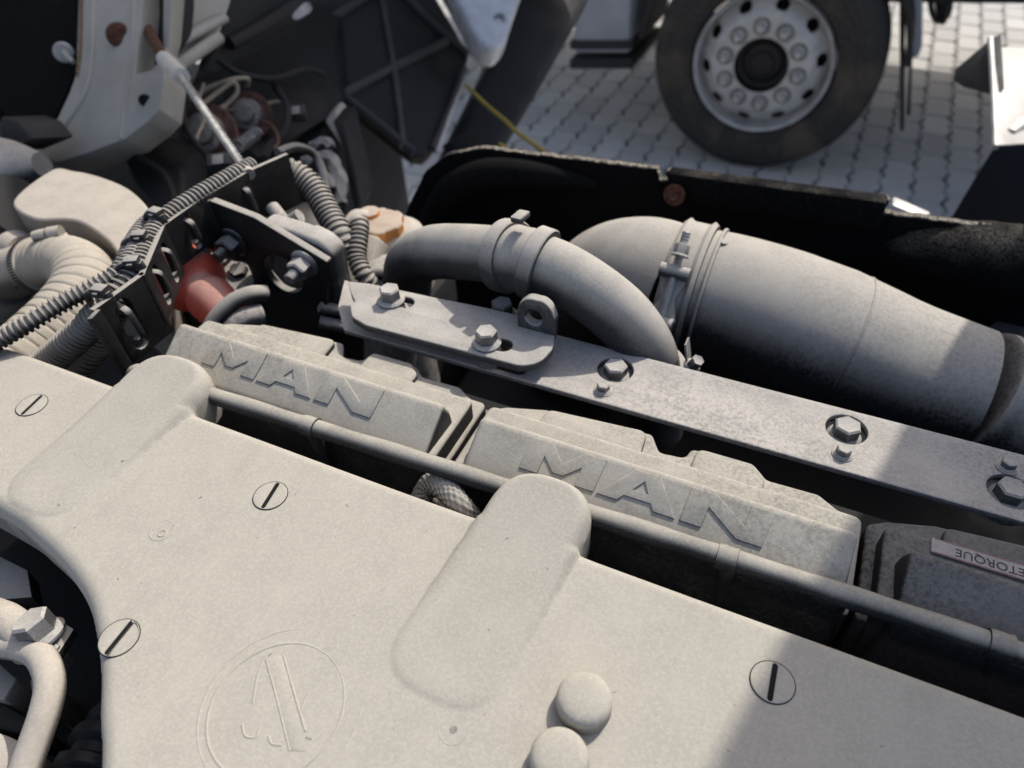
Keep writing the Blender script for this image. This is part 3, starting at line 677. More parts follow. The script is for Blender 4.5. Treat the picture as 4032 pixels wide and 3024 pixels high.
for i, (a, b, w, r) in enumerate((((-0.1311,0.2602,0.0078), (-0.1223,0.2582,0.0094), .0078, .0176), ((-0.114,0.2569,0.0099), (-0.1063,0.2564,0.0091), .0074, .0174))):
    d = Vector(b)-Vector(a)
    rg = G().add(ring_on(a, d, .0139, r, w)).build('joint_ring', 'pipe_small_dust', cp)
a, b = Vector((-0.1311,0.2602,0.0078)), Vector((-0.114,0.2569,0.0099))
G().add(lathe([(.0139, 0), (.0159, .0), (.0155, (b-a).length*.5), (.0159, (b-a).length), (.0139, (b-a).length)], a, b-a, 44)).build('sleeve', 'pipe_small_dust', cp)
G().add(box((-.003, -.004, -.001), (.003, .004, .002), .0008, place(Vector((-0.1235,0.2595,0.0309)), b-a, (0, 1, 0)))).build('ring_lug', 'pipe_small_dust', cp)
# worm clamp at its lower end, just behind the rail
a = Vector((-0.0565,0.261,-0.0411))
G().add(ring_on(a, (0, .05, -1), .015, 0.01663, .010)).build('worm_clamp', 'bolt_dust', cp)
c = Vector((-0.0376,0.262,-0.0329))
sc = hexhead(c, (.4, -.2, .9), .0055, .006, .0042, .0012, .2).build('clamp_screw', 'bolt_dust', cp)
G().add(slab([(-0.0426,0.262,-0.0209), (-0.0418,0.262,-0.0206), (-0.039,0.262,-0.0343), (-0.04,0.262,-0.0347)], (0, .006, 0))).build('clamp_tail', 'zinc', cp)

# ================================================================== LARGE INTAKE PIPE with V-clamp
ip = thing('intake_pipe', 'large dusty black pipe with a banded clamp running to the right', 'pipe', (0, .35, -.2))
PYY = .352
axm = [(-0.064,0.352,-0.062), (-0.0433,0.352,-0.0623), (-0.0172,0.352,-0.0663), (0.0153,0.352,-0.0735), (0.0496,0.352,-0.0813), (0.0793,0.352,-0.0852), (0.0973,0.352,-0.0871)]
G().add(tube(axm, [.0405, .0425, .0445, .0455, .0440, .0415, .0395], 72, .0025)).build('pipe', 'pipe_dust', ip)
el = [(-0.156,0.405,-0.1952), (-0.1417,0.395,-0.1352), (-0.1157,0.375,-0.0868), (-0.0891,0.36,-0.0646), (-0.064,0.352,-0.062)]
G().add(tube(el, [.036, .038, .0405, .0405, .0395], 64, .0025)).build('elbow', 'pipe_small_dust', ip)
A = Vector((-0.0669,0.352,-0.0614)); B = Vector((-0.0392,0.352,-0.0625)); D = (B-A).normalized()
# band clamp: two beads and a flat band
G().add(lathe([(.040, -.0095), (.0432, -.0090), (.0450, -.0070), (.0436, -.0048), (.0436, .0048), (.0456, .0070), (.0438, .0094), (.040, .0098)], A+D*.004, D, 72)).build('band_clamp', 'pipe_small_dust', ip)
for i, t in enumerate((.018,)):
    G().add(torus(A+D*t, D, .0425, .0012, 72, 8)).build('bead', 'pipe_small_dust', ip)
# thin moulding seam around the main pipe and a few weld specks
S = Vector((0.0259,0.352,-0.076)); G().add(torus(S, (Vector((0.0496,0.352,-0.0813))-Vector((0.0153,0.352,-0.0735))), .0449, .0007, 72, 8)).build('seam', 'pipe_dust', ip)
# T-bolt of the clamp on the side that faces us
nrm = Vector((.1, -.75, .65)).normalized(); nrm = (nrm-D*nrm.dot(D)).normalized(); tng = D.cross(nrm).normalized()
if tng.z < 0: tng = -tng
cb = A+D*.002+nrm*.0475
def tb(u, w=0): return cb+tng*u+nrm*w
t1 = G().add(tube([tb(-.024), tb(.0), tb(.030)], .0022, 14, .0008, lambda s, a: .00022*math.sin(2*math.pi*s/.0016))).build('t_bolt', 'zinc', ip)
hexhead(tb(.0165), tng, .0072, .0058, .0048, .0012, .2).build('nut', 'bolt_dust', ip)
for u, L in ((.008, .016), (-.020, .014)):
    G().add(tube([tb(u)-D*L/2, tb(u), tb(u)+D*L/2], .0038, 16)).build('trunnion', 'bolt_dust', ip)
G().add(slab([tb(.006, -.003)-D*.008, tb(.006, -.003)+D*.008, tb(-.006, -.004)+D*.004, tb(-.018, -.003)+D*.008, tb(-.018, -.003)-D*.008, tb(-.006, -.004)-D*.004], nrm*.0014, .0004)).build('clamp_bridge', 'bolt_dust', ip)
s0 = Vector((-0.0463,0.352,-0.024)); G().add(tube([s0-Vector((0, 0, .006)), s0+Vector((.0005, 0, .002)), s0+Vector((.001, 0, .005))], [.0026, .0020, .0026], 12)).build('nipple', 'bolt_dust', ip)
# rubber collar at the right end
E0 = Vector((0.0956,0.352,-0.087)); D2 = Vector((.93, .02, -.36)).normalized()
G().add(lathe([(.038, 0), (.0412, .001), (.0420, .004), (.0412, .007), (.0405, .012), (.0405, .034), (.0430, .037), (.0430, .046), (.0405, .049), (.0405, .10), (.03, .10)], E0, D2, 64)).build('rubber_collar', 'pipe_dust', ip)
# black square bracket behind the collar
bb = thing('box_bracket', 'black square sheet metal bracket above the end of the large pipe', 'bracket', (0.1307,0.4635,-0.1501))
G().add(slab([(0.1026,0.4249,-0.1076),(0.1191,0.4541,-0.1027),(0.1338,0.4538,-0.1029),(0.1346,0.4215,-0.1086),(0.1257,0.4087,-0.1108),(0.113,0.4102,-0.1104)], (.012, .030, -.02), .0012)).build('shell', 'block_plastic', bb)
G().add(slab([(0.1067,0.4134,-0.1056),(0.1186,0.4271,-0.1034),(0.1244,0.414,-0.1058),(0.1187,0.4039,-0.1075)], (.003, .012, -.004), .001)).build('lug', 'block_plastic', bb)

# ================================================================== FELT LINER along the far side
fl = thing('felt_liner', 'black felt sound insulation panel with frayed pale edge behind the pipes', 'insulation panel', (-.1, .47, -.4))
LY = .470
lo = [(-0.3893,-0.2357),(-0.3493,-0.1532),(-0.3308,-0.1185),(-0.3101,-0.0848),(-0.2885,-0.0663),(-0.2542,-0.0547),(-0.2232,-0.0533),(-0.1154,-0.0474),(-0.1125,-0.0562),(-0.1065,-0.0558),(-0.1087,-0.0476),(0.0358,-0.0415),(0.0354,-0.0513),(0.1137,-0.0478),(0.1619,-0.0454)]
pts = fillet(lo, [.01, .01, .02, .02, .02, .02, .01, .002, .002, .002, .002, .001, .001, 0, 0], 5)
jag = []
for i, p in enumerate(pts):
    q = pts[(i+1) % len(pts)]; n = max(1, int(math.hypot(q[0]-p[0], q[1]-p[1])/.0022)) if i < len(pts)-1 else 1
    for k in range(n):
        t = k/n; jag.append((p[0]+(q[0]-p[0])*t+random.uniform(-.0004, .0004), p[1]+(q[1]-p[1])*t+random.uniform(-.0005, .0005)))
top_edge = list(jag)
O = jag+[(lo[-1][0], -.75), (lo[0][0]-.02, -.75)]
G().add(plate(O, (), .007, .0006, XZ(LY))).build('sheet', 'felt', fl, 30)
# pale frayed fibres on the cut edge
g = G(); rn = random.Random(3)
for i in range(len(top_edge)-1):
    p, q = top_edge[i], top_edge[i+1]
    if abs(q[0]-p[0]) < .0006 and i < 60: pass
    z = rn.uniform(.0000, .0006)
    a = (p[0], LY+.0010, p[1]-.0007); b = (q[0]+.0002, LY+.0010, q[1]-.0007)
    g.add(slab([a, b, (b[0], b[1], b[2]+.0007+z), (a[0], a[1], a[2]+.0007+z*rn.uniform(.6, 1.3))], (0, .0045, 0)))
ed = g.build('frayed_edge', 'felt_edge', fl, 30); ed['label'] = 'pale frayed cut edge of the black felt'; ed['kind'] = 'stuff'
# pressed shapes: the arch at the left, the long bulge at the right
ar = [(-0.3284,0.468,-0.1746), (-0.3057,0.466,-0.1247), (-0.2787,0.465,-0.0902), (-0.2457,0.465,-0.0719), (-0.1987,0.466,-0.0657), (-0.1584,0.468,-0.066)]
G().add(tube(ar, [.006, .010, .013, .013, .010, .004], 20, .004)).build('pressed_arch', 'felt_dark', fl, 60)
bu = [(0.0351,0.476,-0.1017), (0.0553,0.474,-0.0794), (0.0779,0.472,-0.0717), (0.1086,0.471,-0.0688), (0.1438,0.471,-0.0686)]
G().add(tube(bu, [.004, .016, .021, .023, .024], 28, .004, lambda s, a: .0006*math.sin(s*400+a*7)*math.sin(a*11+s*90))).build('pressed_bulge', 'felt', fl, 60)
G().add(slab([(-0.1061,0.462,-0.0445),(0.0346,0.462,-0.0391),(0.0362,0.462,-0.0595),(-0.0996,0.462,-0.0671)], (0, .012, 0), .002)).build('upper_flap', 'felt', fl, 40)
w = Vector((-0.0978,0.458,-0.0576)); wo = G().add(lathe([(.0, -.0012), (.0070, -.0008), (.0078, .0006), (.0072, .0018), (.0035, .0014), (.0032, .0030), (0, .0034)], w, (0, -1, .2), 28)).build('rusty_washer', 'rust', fl)
wo['label'] = 'rusty washer and rivet'
hexhead(w+Vector((0, -.001, 0)), (0, -1, .2), .0042, .0022, 0, 0, .3).build('rivet_head', 'zinc', wo)

# ================================================================== LEFT SIDE: spiral hose, duct, sleeve
sh = thing('spiral_hose', 'beige dusty spiral hose bending over with a worm drive clamp', 'hose', (-0.392,0.1786,-0.0511))
hp = [(-0.4657,0.2246,-0.0602), (-0.4452,0.2258,-0.0515), (-0.4216,0.2242,-0.0453), (-0.4001,0.217,-0.0434), (-0.3868,0.2038,-0.0446), (-0.3816,0.1849,-0.0472), (-0.3799,0.163,-0.0495), (-0.3794,0.1401,-0.0522), (-0.3923,0.1165,-0.065), (-0.4143,0.0928,-0.0837)]
def spiral(s, a):
    u = ((s/.0068)-a/(2*math.pi)*0) % 1.0
    return -.0009*math.exp(-((u-.5)/.10)**2)
G().add(tube(hp, [.0165, .0166, .0172, .0180, .0182, .0182, .0182, .0182, .0182, .0182], 48, .0006, spiral)).build('hose', 'hose_dust', sh)
a = Vector((-0.4574,0.225,-0.0566)); d = Vector((-0.4452,0.2258,-0.0515))-Vector((-0.4657,0.2246,-0.0602))
cl = G().add(lathe([(.0165, -.0045), (.0181, -.0045), (.0181, .0045), (.0165, .0045)], a, d, 48)).build('worm_clamp', 'duct_dust', sh)
g = G()
dn = d.normalized(); x_, y_, z_ = frame(dn)
for i in range(60):
    an = 2*math.pi*i/60; c = a+x_*(.0182*math.cos(an))+y_*(.0182*math.sin(an)); rd = (x_*math.cos(an)+y_*math.sin(an))
    g.add(box((-.0002, -.0030, -.0002), (.0006, .0030, .0003), 0, place(c, dn.cross(rd), dn)))
g.build('band_slots', 'slot_black', cl)
c = Vector((-0.4358,0.2284,-0.0304)); u = (Vector((-0.4303,0.2318,-0.0299))-Vector((-0.4403,0.2257,-0.0308))).normalized()
G().add(tube([c-u*.0085, c-u*.0045, c], [.0034, .0040, .0040], 18)).add(tube([c+u*.0012, c+u*.009], [.0045, .0045], 18)).add(box((-.008, -.004, -.006), (.010, .004, -.002), .001, place(c, u, Vector((0, 1, 0))))).build('clamp_screw', 'duct_dust', sh)
ef = thing('elbow_fitting', 'dusty metal elbow with a band feeding the spiral hose at the left edge', 'pipe fitting', (-0.4967,0.2183,-0.0802))
G().add(tube([(-0.6022,0.1302,-0.1981), (-0.5655,0.1682,-0.1588), (-0.5421,0.1983,-0.1204), (-0.5275,0.2144,-0.0981), (-0.5063,0.2233,-0.0782), (-0.4845,0.2252,-0.068), (-0.4636,0.226,-0.0599)], [.020, .020, .020, .020, .0195, .0175, .0160], 40)).build('elbow', 'duct_dust', ef)
G().add(tube([(-0.5095,0.2354,-0.0655), (-0.4992,0.2372,-0.0615), (-0.483,0.2337,-0.0581)], [.011, .013, .011], 24)).build('dome', 'duct_dust', ef)
a = Vector((-0.5177,0.2181,-0.0877)); d = Vector((-0.5063,0.2233,-0.0782))-Vector((-0.5275,0.2144,-0.0981))
G().add(lathe([(.019, -.012), (.0212, -.012), (.0212, .012), (.019, .012)], a, d, 40)).build('foil_band', 'zinc', ef)
G().add(slab([(-0.4758,0.2153,-0.0611),(-0.4681,0.2163,-0.058),(-0.4621,0.2104,-0.0635),(-0.4716,0.209,-0.0689)], (0, .004, -.003), .0006)).build('buckle', 'black_plastic', ef)

du = thing('air_duct', 'smooth beige dusty plastic air duct in the left middle', 'duct', (-0.5625,0.3252,-0.1))
DZ = -.035
oo = [(-0.5058,0.2559),(-0.5172,0.2978),(-0.4999,0.3027),(-0.4798,0.3035),(-0.45,0.2996),(-0.4245,0.2909),(-0.3994,0.2767),(-0.3738,0.2525),(-0.3512,0.2244),(-0.3654,0.2239),(-0.3995,0.2415),(-0.4335,0.2517),(-0.4502,0.2514),(-0.4723,0.2443)]
cc = catmull([(x, y, 0) for x, y in oo[-2:]+oo+oo[:2]], 6); sm = [(q.x, q.y) for q in cc[12:12+6*len(oo)]]
me_ = bpy.data.meshes.new('m'); bm = bmesh.new()
top = [bm.verts.new((x, y, DZ)) for x, y in sm]; bot = [bm.verts.new((x, y, DZ-.10)) for x, y in sm]; ns = len(sm)
bm.faces.new(top); bm.faces.new(bot[::-1])
for i in range(ns): bm.faces.new((top[i], bot[i], bot[(i+1) % ns], top[(i+1) % ns]))
bmesh.ops.recalc_face_normals(bm, faces=bm.faces)
ed_ = [e for e in bm.edges if all(v.co.z > DZ-.01 for v in e.verts)]
bmesh.ops.bevel(bm, geom=ed_, offset=.010, segments=6, profile=.5, affect='EDGES', clamp_overlap=True)
bm.to_mesh(me_); bm.free(); finish('shell', me_, 'duct_dust', du, 50)
gp = thing('grey_sleeve', 'dark grey rubber sleeve with a sunlit band at the left edge', 'sleeve', (-0.5928,0.3137,-0.062))
G().add(tube([(-0.6871,0.2986,-0.089), (-0.6503,0.3131,-0.0786), (-0.6176,0.3249,-0.0688), (-0.5996,0.331,-0.0644), (-0.5896,0.3342,-0.0618)], [.044, .043, .038, .026, .010], 40)).build('sleeve', 'bracket_dust', gp)
G().add(tube([(-0.6409,0.2706,-0.1078), (-0.5975,0.286,-0.0853), (-0.5764,0.293,-0.0744)], [.03, .03, .026], 30)).build('lower_sleeve', 'grime_plastic', gp)
G().add(slab([(-0.6403,0.3502,-0.0346),(-0.6259,0.3533,-0.0386),(-0.6109,0.3491,-0.0496),(-0.6322,0.3304,-0.0567)], (.01, .03, -.01), .002)).build('strap', 'grime_plastic', gp)

# ================================================================== behind the tray: red hose, black hoses, castings
rh = thing('red_hose', 'red silicone hose joint with a bulging dusty bead behind the cable tray', 'hose', (-0.3436,0.2397,-0.0606))
rpth = [(-0.3584,0.2438,-0.0327),(-0.3431,0.2375,-0.0342),(-0.3312,0.2333,-0.035),(-0.3235,0.2305,-0.0355),(-0.3149,0.2274,-0.0366),(-0.3063,0.2241,-0.0379),(-0.2958,0.2202,-0.0407),(-0.284,0.2155,-0.0463),(-0.2763,0.2102,-0.0549)]
def bead(s, a): return .0048*math.exp(-((s-.0420)/.0048)**2)-.0032*math.exp(-((s-.0318)/.0024)**2)+.0015*math.exp(-((s-.022)/.006)**2)-.0030*math.exp(-((s-.0525)/.004)**2)
G().add(tube(rpth, [.0150, .0150, .0150, .0148, .0145, .0135, .0125, .0120, .0120], 40, .0010, bead, k=14)).build('hose', 'red_silicone', rh)
bh = thing('black_hose', 'black rubber hose arching beside the red hose', 'hose', (-0.2954,0.2021,-0.0462))
G().add(tube([(-0.2866,0.1884,-0.0558), (-0.2849,0.1973,-0.044), (-0.2819,0.2056,-0.0349), (-0.2765,0.2148,-0.029), (-0.27,0.2231,-0.0272), (-0.2662,0.2306,-0.0307)], .0046, 20)).build('hose', 'conduit_dust', bh)
bh2 = thing('black_hose', 'lower curved black hose between the hose arch and the mounting bracket', 'hose', (-0.2828,0.2118,-0.0431))
G().add(tube([(-0.2755,0.1968,-0.0489), (-0.2739,0.2062,-0.041), (-0.27,0.214,-0.0371), (-0.2654,0.2224,-0.0387)], .0058, 20)).build('hose', 'cast_dust', bh2)
cs = thing('thermostat_housing', 'grimy cast housing behind the mounting bracket', 'engine casting', (-0.3194,0.2487,-0.0638))
G().add(lathe([(.0, .02), (.020, .02), (.022, .016), (.022, -.05), (0, -.05)], (-0.3201,0.2506,-0.0617), (.2, -.2, 1), 30)).add(box((-.05, -.02, -.08), (.05, .02, 0), .006, Matrix.Translation((-0.3531,0.2713,-0.0702)))).build('housing', 'cast_dust', cs)
for i, q in enumerate(((-0.3286,0.2497,-0.0442), (-0.3238,0.258,-0.046), (-0.3096,0.2552,-0.048))):
    hexhead(q, (.1, -.3, 1), .010, .007, .008, .002, i*.4).build('bolt', 'bolt_dark', cs)

# ribbed hoses right of the tray, orange filler cap
ch = thing('corrugated_conduit', 'thick ribbed conduit curving down behind the mounting bracket', 'conduit', (-0.2925,0.3178,-0.0415), 'ribbed cable conduits')
G().add(tube([(-0.3218,0.3203,-0.011), (-0.3137,0.3269,-0.0159), (-0.3001,0.325,-0.0241), (-0.2857,0.3158,-0.0322), (-0.2716,0.3063,-0.0404), (-0.2662,0.3023,-0.0539)], .0078, 22, .0004, corr(.0034, .0006))).build('tube', 'conduit_dust', ch)
ch2 = thing('corrugated_conduit', 'ribbed conduit dropping in front of the orange filler cap', 'conduit', (-0.26,0.3051,-0.0542), 'ribbed cable conduits')
G().add(tube([(-0.2813,0.3183,-0.0463), (-0.2729,0.3197,-0.0418), (-0.2656,0.3196,-0.0381), (-0.2605,0.3092,-0.043), (-0.2563,0.2995,-0.0496), (-0.2481,0.293,-0.0566), (-0.2453,0.2962,-0.0694)], .0056, 20, .0004, corr(.0030, .0006))).build('tube', 'conduit_dust', ch2)
oc = thing('filler_cap', 'orange plastic filler cap with dusty top beside the felt panel', 'cap', (-0.2738,0.348,-0.0657))
c = Vector((-0.2747,0.3519,-0.0616)); 
def hexlobes(r, k, n=60): return [(r*(1+k*(1 if math.cos(6*2*math.pi*i/n) > 0 else -1))*math.cos(2*math.pi*i/n), r*(1+k*(1 if math.cos(6*2*math.pi*i/n) > 0 else -1))*math.sin(2*math.pi*i/n)) for i in range(n)]
G().add(plate(hexlobes(.0165, .05), (), .012, .0015, Matrix.Translation(c+Vector((0, 0, .006))))).build('cap', 'orange_plastic', oc)
c2 = Vector((-0.285,0.356,-0.053)); G().add(lathe([(.0075, -.016), (.0075, -.002), (.0070, 0), (.003, .0006), (0, .0002)], c2, n=30)).build('knob', 'orange_plastic', oc)
G().add(tube([c2+Vector((0, 0, -.003)), Vector((-0.2894,0.3477,-0.0514)), Vector((-0.29,0.3377,-0.0531))], [.006, .0045, .004], 14, squash=.5)).build('strap', 'duct_dust', oc)
rs = thing('fluid_reservoir', 'dusty pale reservoir neck and cast pump body below the orange cap', 'reservoir', (-0.265,0.3349,-0.082))
G().add(lathe([(.0, .006), (.014, .006), (.022, .0), (.026, -.012), (.026, -.08), (0, -.08)], c+Vector((.004, .006, -.006)), n=36)).build('tank', 'duct_dust', rs)
for (q, r, h) in (((-0.2506,0.3233,-0.0634), .013, .03), ((-0.2546,0.3141,-0.0628), .010, .03), ((-0.2369,0.3068,-0.0636), .014, .03), ((-0.2592,0.3124,-0.0695), .008, .02), ((-0.246,0.3254,-0.0709), .010, .04)):
    G().add(lathe([(0, 0), (r*.7, 0), (r, -r*.25), (r, -h), (r*1.3, -h), (r*1.3, -.1), (0, -.1)], q, (random.uniform(-.2, .2), random.uniform(-.2, .2), 1), 26)).build('casting', 'cast_dust', rs)
G().add(tube([(-0.2529,0.2994,-0.0628), (-0.2404,0.3029,-0.0583), (-0.2277,0.2993,-0.0604), (-0.2258,0.3029,-0.0724)], .004, 14)).build('pipe', 'conduit_dust', rs)
G().add(box((-.05, -.04, -.12), (.05, .05, 0), .008, Matrix.Translation((-0.2892,0.3395,-0.1095)))).build('bracket', 'dark_block', rs)
# pair of metal rods poking out above the tray
rd = thing('metal_rods', 'two dusty metal rod ends poking up behind the cable tray', 'rods', (-0.2927,0.2845,-0.029))
for a, b, r in (((-0.2944,0.2802,-0.0105), (-0.2797,0.2735,-0.0165), .0042), ((-0.2856,0.276,-0.0186), (-0.275,0.2806,-0.0121), .0040)):
    G().add(tube([a, tuple((Vector(a)+Vector(b))/2), b], r, 16)).build('rod', 'cast_dust', rd)
db = thing('dark_box', 'black plastic housing below the rod ends behind the tray', 'housing', (-0.3368,0.3165,-0.065))
G().add(slab([(-0.3338,0.308,-0.0311),(-0.3147,0.3388,-0.0405),(-0.2959,0.3259,-0.0613),(-0.2705,0.2958,-0.0723),(-0.318,0.2693,-0.0743)], (-.01, .05, -.05), .004)).build('shell', 'black_plastic', db)

# ================================================================== BOTTOM LEFT CAVITY
bpipe = thing('bent_pipe', 'pale dusty bent pipe with a collar in the opening at lower left', 'pipe', (-0.1953,0.0067,-0.05))
G().add(tube([(-0.2359,0.0264,-0.03), (-0.2199,0.0279,-0.026), (-0.2086,0.0303,-0.024), (-0.1986,0.0306,-0.023), (-0.1887,0.026,-0.023), (-0.1835,0.0187,-0.025), (-0.1797,0.0063,-0.03), (-0.1754,-0.0071,-0.035)], .0047, 28)).build('pipe', 'duct_dust', bpipe)
G().add(tube([(-0.2349,0.035,-0.03), (-0.2208,0.0347,-0.025), (-0.2102,0.0329,-0.024), (-0.2098,0.0308,-0.03)], [.0066, .0066, .0062, .005], 24)).build('collar', 'duct_dust', bpipe)
bo_ = thing('bolted_bracket', 'dark bracket with a big hexagon bolt in the opening at lower left', 'bracket', (-0.2213,0.0382,-0.05))
G().add(slab([(-0.2146,0.0426,-0.024),(-0.2088,0.0432,-0.024),(-0.1971,0.0426,-0.024),(-0.1942,0.032,-0.024),(-0.1996,0.0275,-0.024),(-0.2111,0.0343,-0.024)], (0, 0, -.004), .0006)).build('plate', 'black_steel', bo_)
hexhead((-0.204,0.0364,-0.0235), (-.35, .10, 1), .0105, .0072, .0074, .0020, .35).build('bolt', 'bolt_dust', bo_)
G().add(box((-.005, -.004, -.01), (.005, .004, .003), .0008, Matrix.Translation((-0.2008,0.0322,-0.026)))).build('nut', 'bolt_dust', bo_)
bl = thing('pale_block', 'pale metal blocks below the bent pipe at the lower left corner', 'engine casting', (-0.2343,0.0078,-0.08))
for P_ in ([(-0.2155,0.0069,-0.04),(-0.1997,0.009,-0.04),(-0.1903,0.0097,-0.04),(-0.1836,-0.0037,-0.04),(-0.197,-0.0067,-0.04)], [(-0.2168,0.0257,-0.048),(-0.2159,0.0306,-0.048),(-0.2087,0.0274,-0.048),(-0.2049,0.0219,-0.048),(-0.21,0.0218,-0.048)], [(-0.2321,0.0217,-0.042),(-0.227,0.0254,-0.042),(-0.2164,0.0239,-0.042),(-0.2138,0.0167,-0.042),(-0.2229,0.0148,-0.042)], [(-0.1834,0.0148,-0.048),(-0.173,0.0165,-0.048),(-0.1644,0.0075,-0.048),(-0.1751,0.0057,-0.048)]):
    G().add(slab(P_, (0, 0, -.03), .001)).build('block', 'duct_dust', bl)
G().add(slab([(-0.2297,0.0137,-0.046),(-0.2159,0.0162,-0.046),(-0.1926,0.0162,-0.046),(-0.1915,0.0134,-0.046),(-0.2208,0.0071,-0.046)], (0, 0, -.02), .001)).build('dark_strip', 'black_plastic', bl)
G().add(slab([(-0.2781,0.0532,-0.04),(-0.2653,0.0563,-0.04),(-0.2491,0.0563,-0.04),(-0.2367,0.0484,-0.04),(-0.2569,0.0376,-0.04)], (0, 0, -.01), .001)).build('dark_plate', 'black_steel', bl)
rb = thing('ribbed_bellows', 'dark ribbed rubber hose at the bottom edge of the opening at lower left', 'hose', (-0.1863,0.0144,-0.06))
G().add(tube([(-0.165,-0.0023,-0.05), (-0.1698,0.0095,-0.048), (-0.1744,0.0225,-0.05), (-0.1787,0.0351,-0.06)], .0105, 30, .0006, corr(.0075, .0014))).build('hose', 'black_plastic', rb)

# ================================================================== TILTED CAB (upper left)
cab = thing('truck_cab', 'cream painted underside of the tilted truck cab with black felt at upper left', 'truck cab', (-0.7542,0.4932,-0.1369))
back = (-.03, .05, .01)
G().add(slabn([(-1.4453,0.6125,0.1395),(-0.7594,0.6355,0.1377),(-0.6863,0.5145,0.0356),(-0.6611,0.4674,-0.0041),(-0.6482,0.4375,-0.0292),(-0.6483,0.4219,-0.0421),(-0.6515,0.3997,-0.0603),(-0.6599,0.3882,-0.0696),(-0.6916,0.3891,-0.0679),(-0.7223,0.3989,-0.0588),(-0.7761,0.4031,-0.0537),(-1.2248,0.3476,-0.0859)], 0.06, .002)).build('felt_panel', 'felt_dark', cab, 40)
# pillar: front web, right return flange around the cable slot
PIL = [(-0.6686,0.5003,0.0401),(-0.7241,0.606,0.1408),(-0.6561,0.6161,0.1398),(-0.6044,0.5124,0.0414),(-0.5907,0.489,0.0189),(-0.5807,0.4588,-0.009),(-0.5756,0.4406,-0.0257),(-0.5598,0.4472,-0.0222),(-0.555,0.4578,-0.0137),(-0.5552,0.4641,-0.0081),(-0.5461,0.4438,-0.0272),(-0.5409,0.4241,-0.0453),(-0.5484,0.4142,-0.0528),(-0.5655,0.3982,-0.0643),(-0.5979,0.3812,-0.0746),(-0.6274,0.3671,-0.0826),(-0.6561,0.3708,-0.0752),(-0.649,0.3839,-0.0647),(-0.6401,0.3957,-0.0557),(-0.6361,0.4146,-0.0397),(-0.6355,0.4278,-0.0283)]
G().add(slabn(PIL, .03, .003)).build('pillar', 'cream_paint', cab, 40)
G().add(slab([(-0.6916,0.6495,0.1363),(-0.6611,0.6495,0.1364),(-0.6039,0.5381,0.0352),(-0.5846,0.4959,-0.0056),(-0.5777,0.4765,-0.0225),(-0.5839,0.4608,-0.034),(-0.5978,0.4552,-0.037)], (-.01, .05, 0), .002)).build('slot_back', 'grime_plastic', cab, 40)
G().add(slab([(-0.623,0.611,0.1404),(-0.6163,0.6141,0.1401),(-0.5724,0.5179,0.0421),(-0.5625,0.4916,0.0131),(-0.553,0.4627,-0.0151),(-0.5525,0.4507,-0.0266),(-0.5638,0.4685,-0.0105)], (-.012, .03, 0), .003)).build('flange', 'cream_paint', cab, 40)
G().add(tube([(-0.6499,0.4972,0.0347),(-0.6356,0.4671,0.0062),(-0.6223,0.4371,-0.022),(-0.6203,0.4148,-0.0419),(-0.6352,0.3822,-0.0683)], .0022, 10)).build('pressed_edge', 'cream_paint', cab)
G().add(tube([(-0.6089,0.505,0.0356),(-0.5921,0.4694,0.0019),(-0.5817,0.4425,-0.0231),(-0.5741,0.4154,-0.048),(-0.5692,0.3974,-0.0645)], .0018, 10)).build('pressed_edge', 'cream_paint', cab)
G().add(slabn([(-0.6642,0.4938,0.0346),(-0.6603,0.4945,0.0346),(-0.6463,0.4642,0.0061),(-0.6351,0.4403,-0.0166),(-0.6316,0.4254,-0.0302),(-0.6347,0.4273,-0.028),(-0.6415,0.4455,-0.0111)], .002)).build('rust_stain', 'stain', cab)
c = Vector([(-0.6035,0.4615,-0.0033)][0]); vw = (Vector((0, 0, .204))-c).normalized()
rbt = G().add(lathe([(.0105, -.003), (.0108, .0004), (.0095, .0030), (.0055, .0048), (.004, .0042), (0, .0042)], c, vw+Vector((.5, 0, .1)), 30)).build('rusty_bolt', 'rust', cab)
rbt['label'] = 'rusty round bolt head'
c = Vector([(-0.5568,0.4255,-0.0404)][0]); G().add(lathe([(0, -.002), (.0050, -.002), (.0052, .0006), (0, .0007)], c, vw+Vector((.6, -.2, 0)), 26)).build('hole', 'slot_black', cab)  # black disc put in for the dark inside of a hole
c = Vector((-0.6617,0.4434,-0.0177)); g = G().add(lathe([(.0085, -.002), (.0088, .001), (.007, .0026), (.003, .0016), (0, .002)], c, vw, 26)); g.add(tube([c+vw*.001, Vector((-0.6526,0.439,-0.0189)), Vector((-0.6448,0.4365,-0.022))], [.003, .0026, .0022], 10)); g.build('push_rivet', 'clear_plastic', cab)
# underside panels right of the pillar
G().add(slab([(-0.6966,0.6893,0.1322),(-0.6669,0.7872,0.1221),(-0.6075,0.6353,0.0115),(-0.6029,0.5989,-0.0171),(-0.5914,0.5582,-0.0386),(-0.5894,0.5189,-0.047),(-0.5899,0.4844,-0.0498)], (-.01, .03, .02), .004)).build('floor_panel', 'cream_paint', cab, 40)
G().add(tube([(-0.5983,0.5091,-0.0259),(-0.5934,0.5352,-0.0228),(-0.5886,0.5719,-0.02)], .0085, 14, squash=.6)).build('floor_rib', 'cream_paint', cab)
G().add(tube([(-0.5869,0.4896,-0.0406),(-0.5835,0.5177,-0.0364),(-0.5827,0.5541,-0.032)], .006, 14)).build('floor_rib', 'cream_paint', cab)
G().add(slab([(-0.653,0.6639,0.0017),(-0.6272,0.849,-0.0413),(-0.6332,0.745,-0.0768),(-0.6279,0.6487,-0.0818),(-0.6315,0.5822,-0.0839),(-0.6373,0.5571,-0.0755),(-0.6284,0.593,-0.0537)], (-.02, .05, .02), .004)).build('sill_panel', 'grime_plastic', cab, 40)
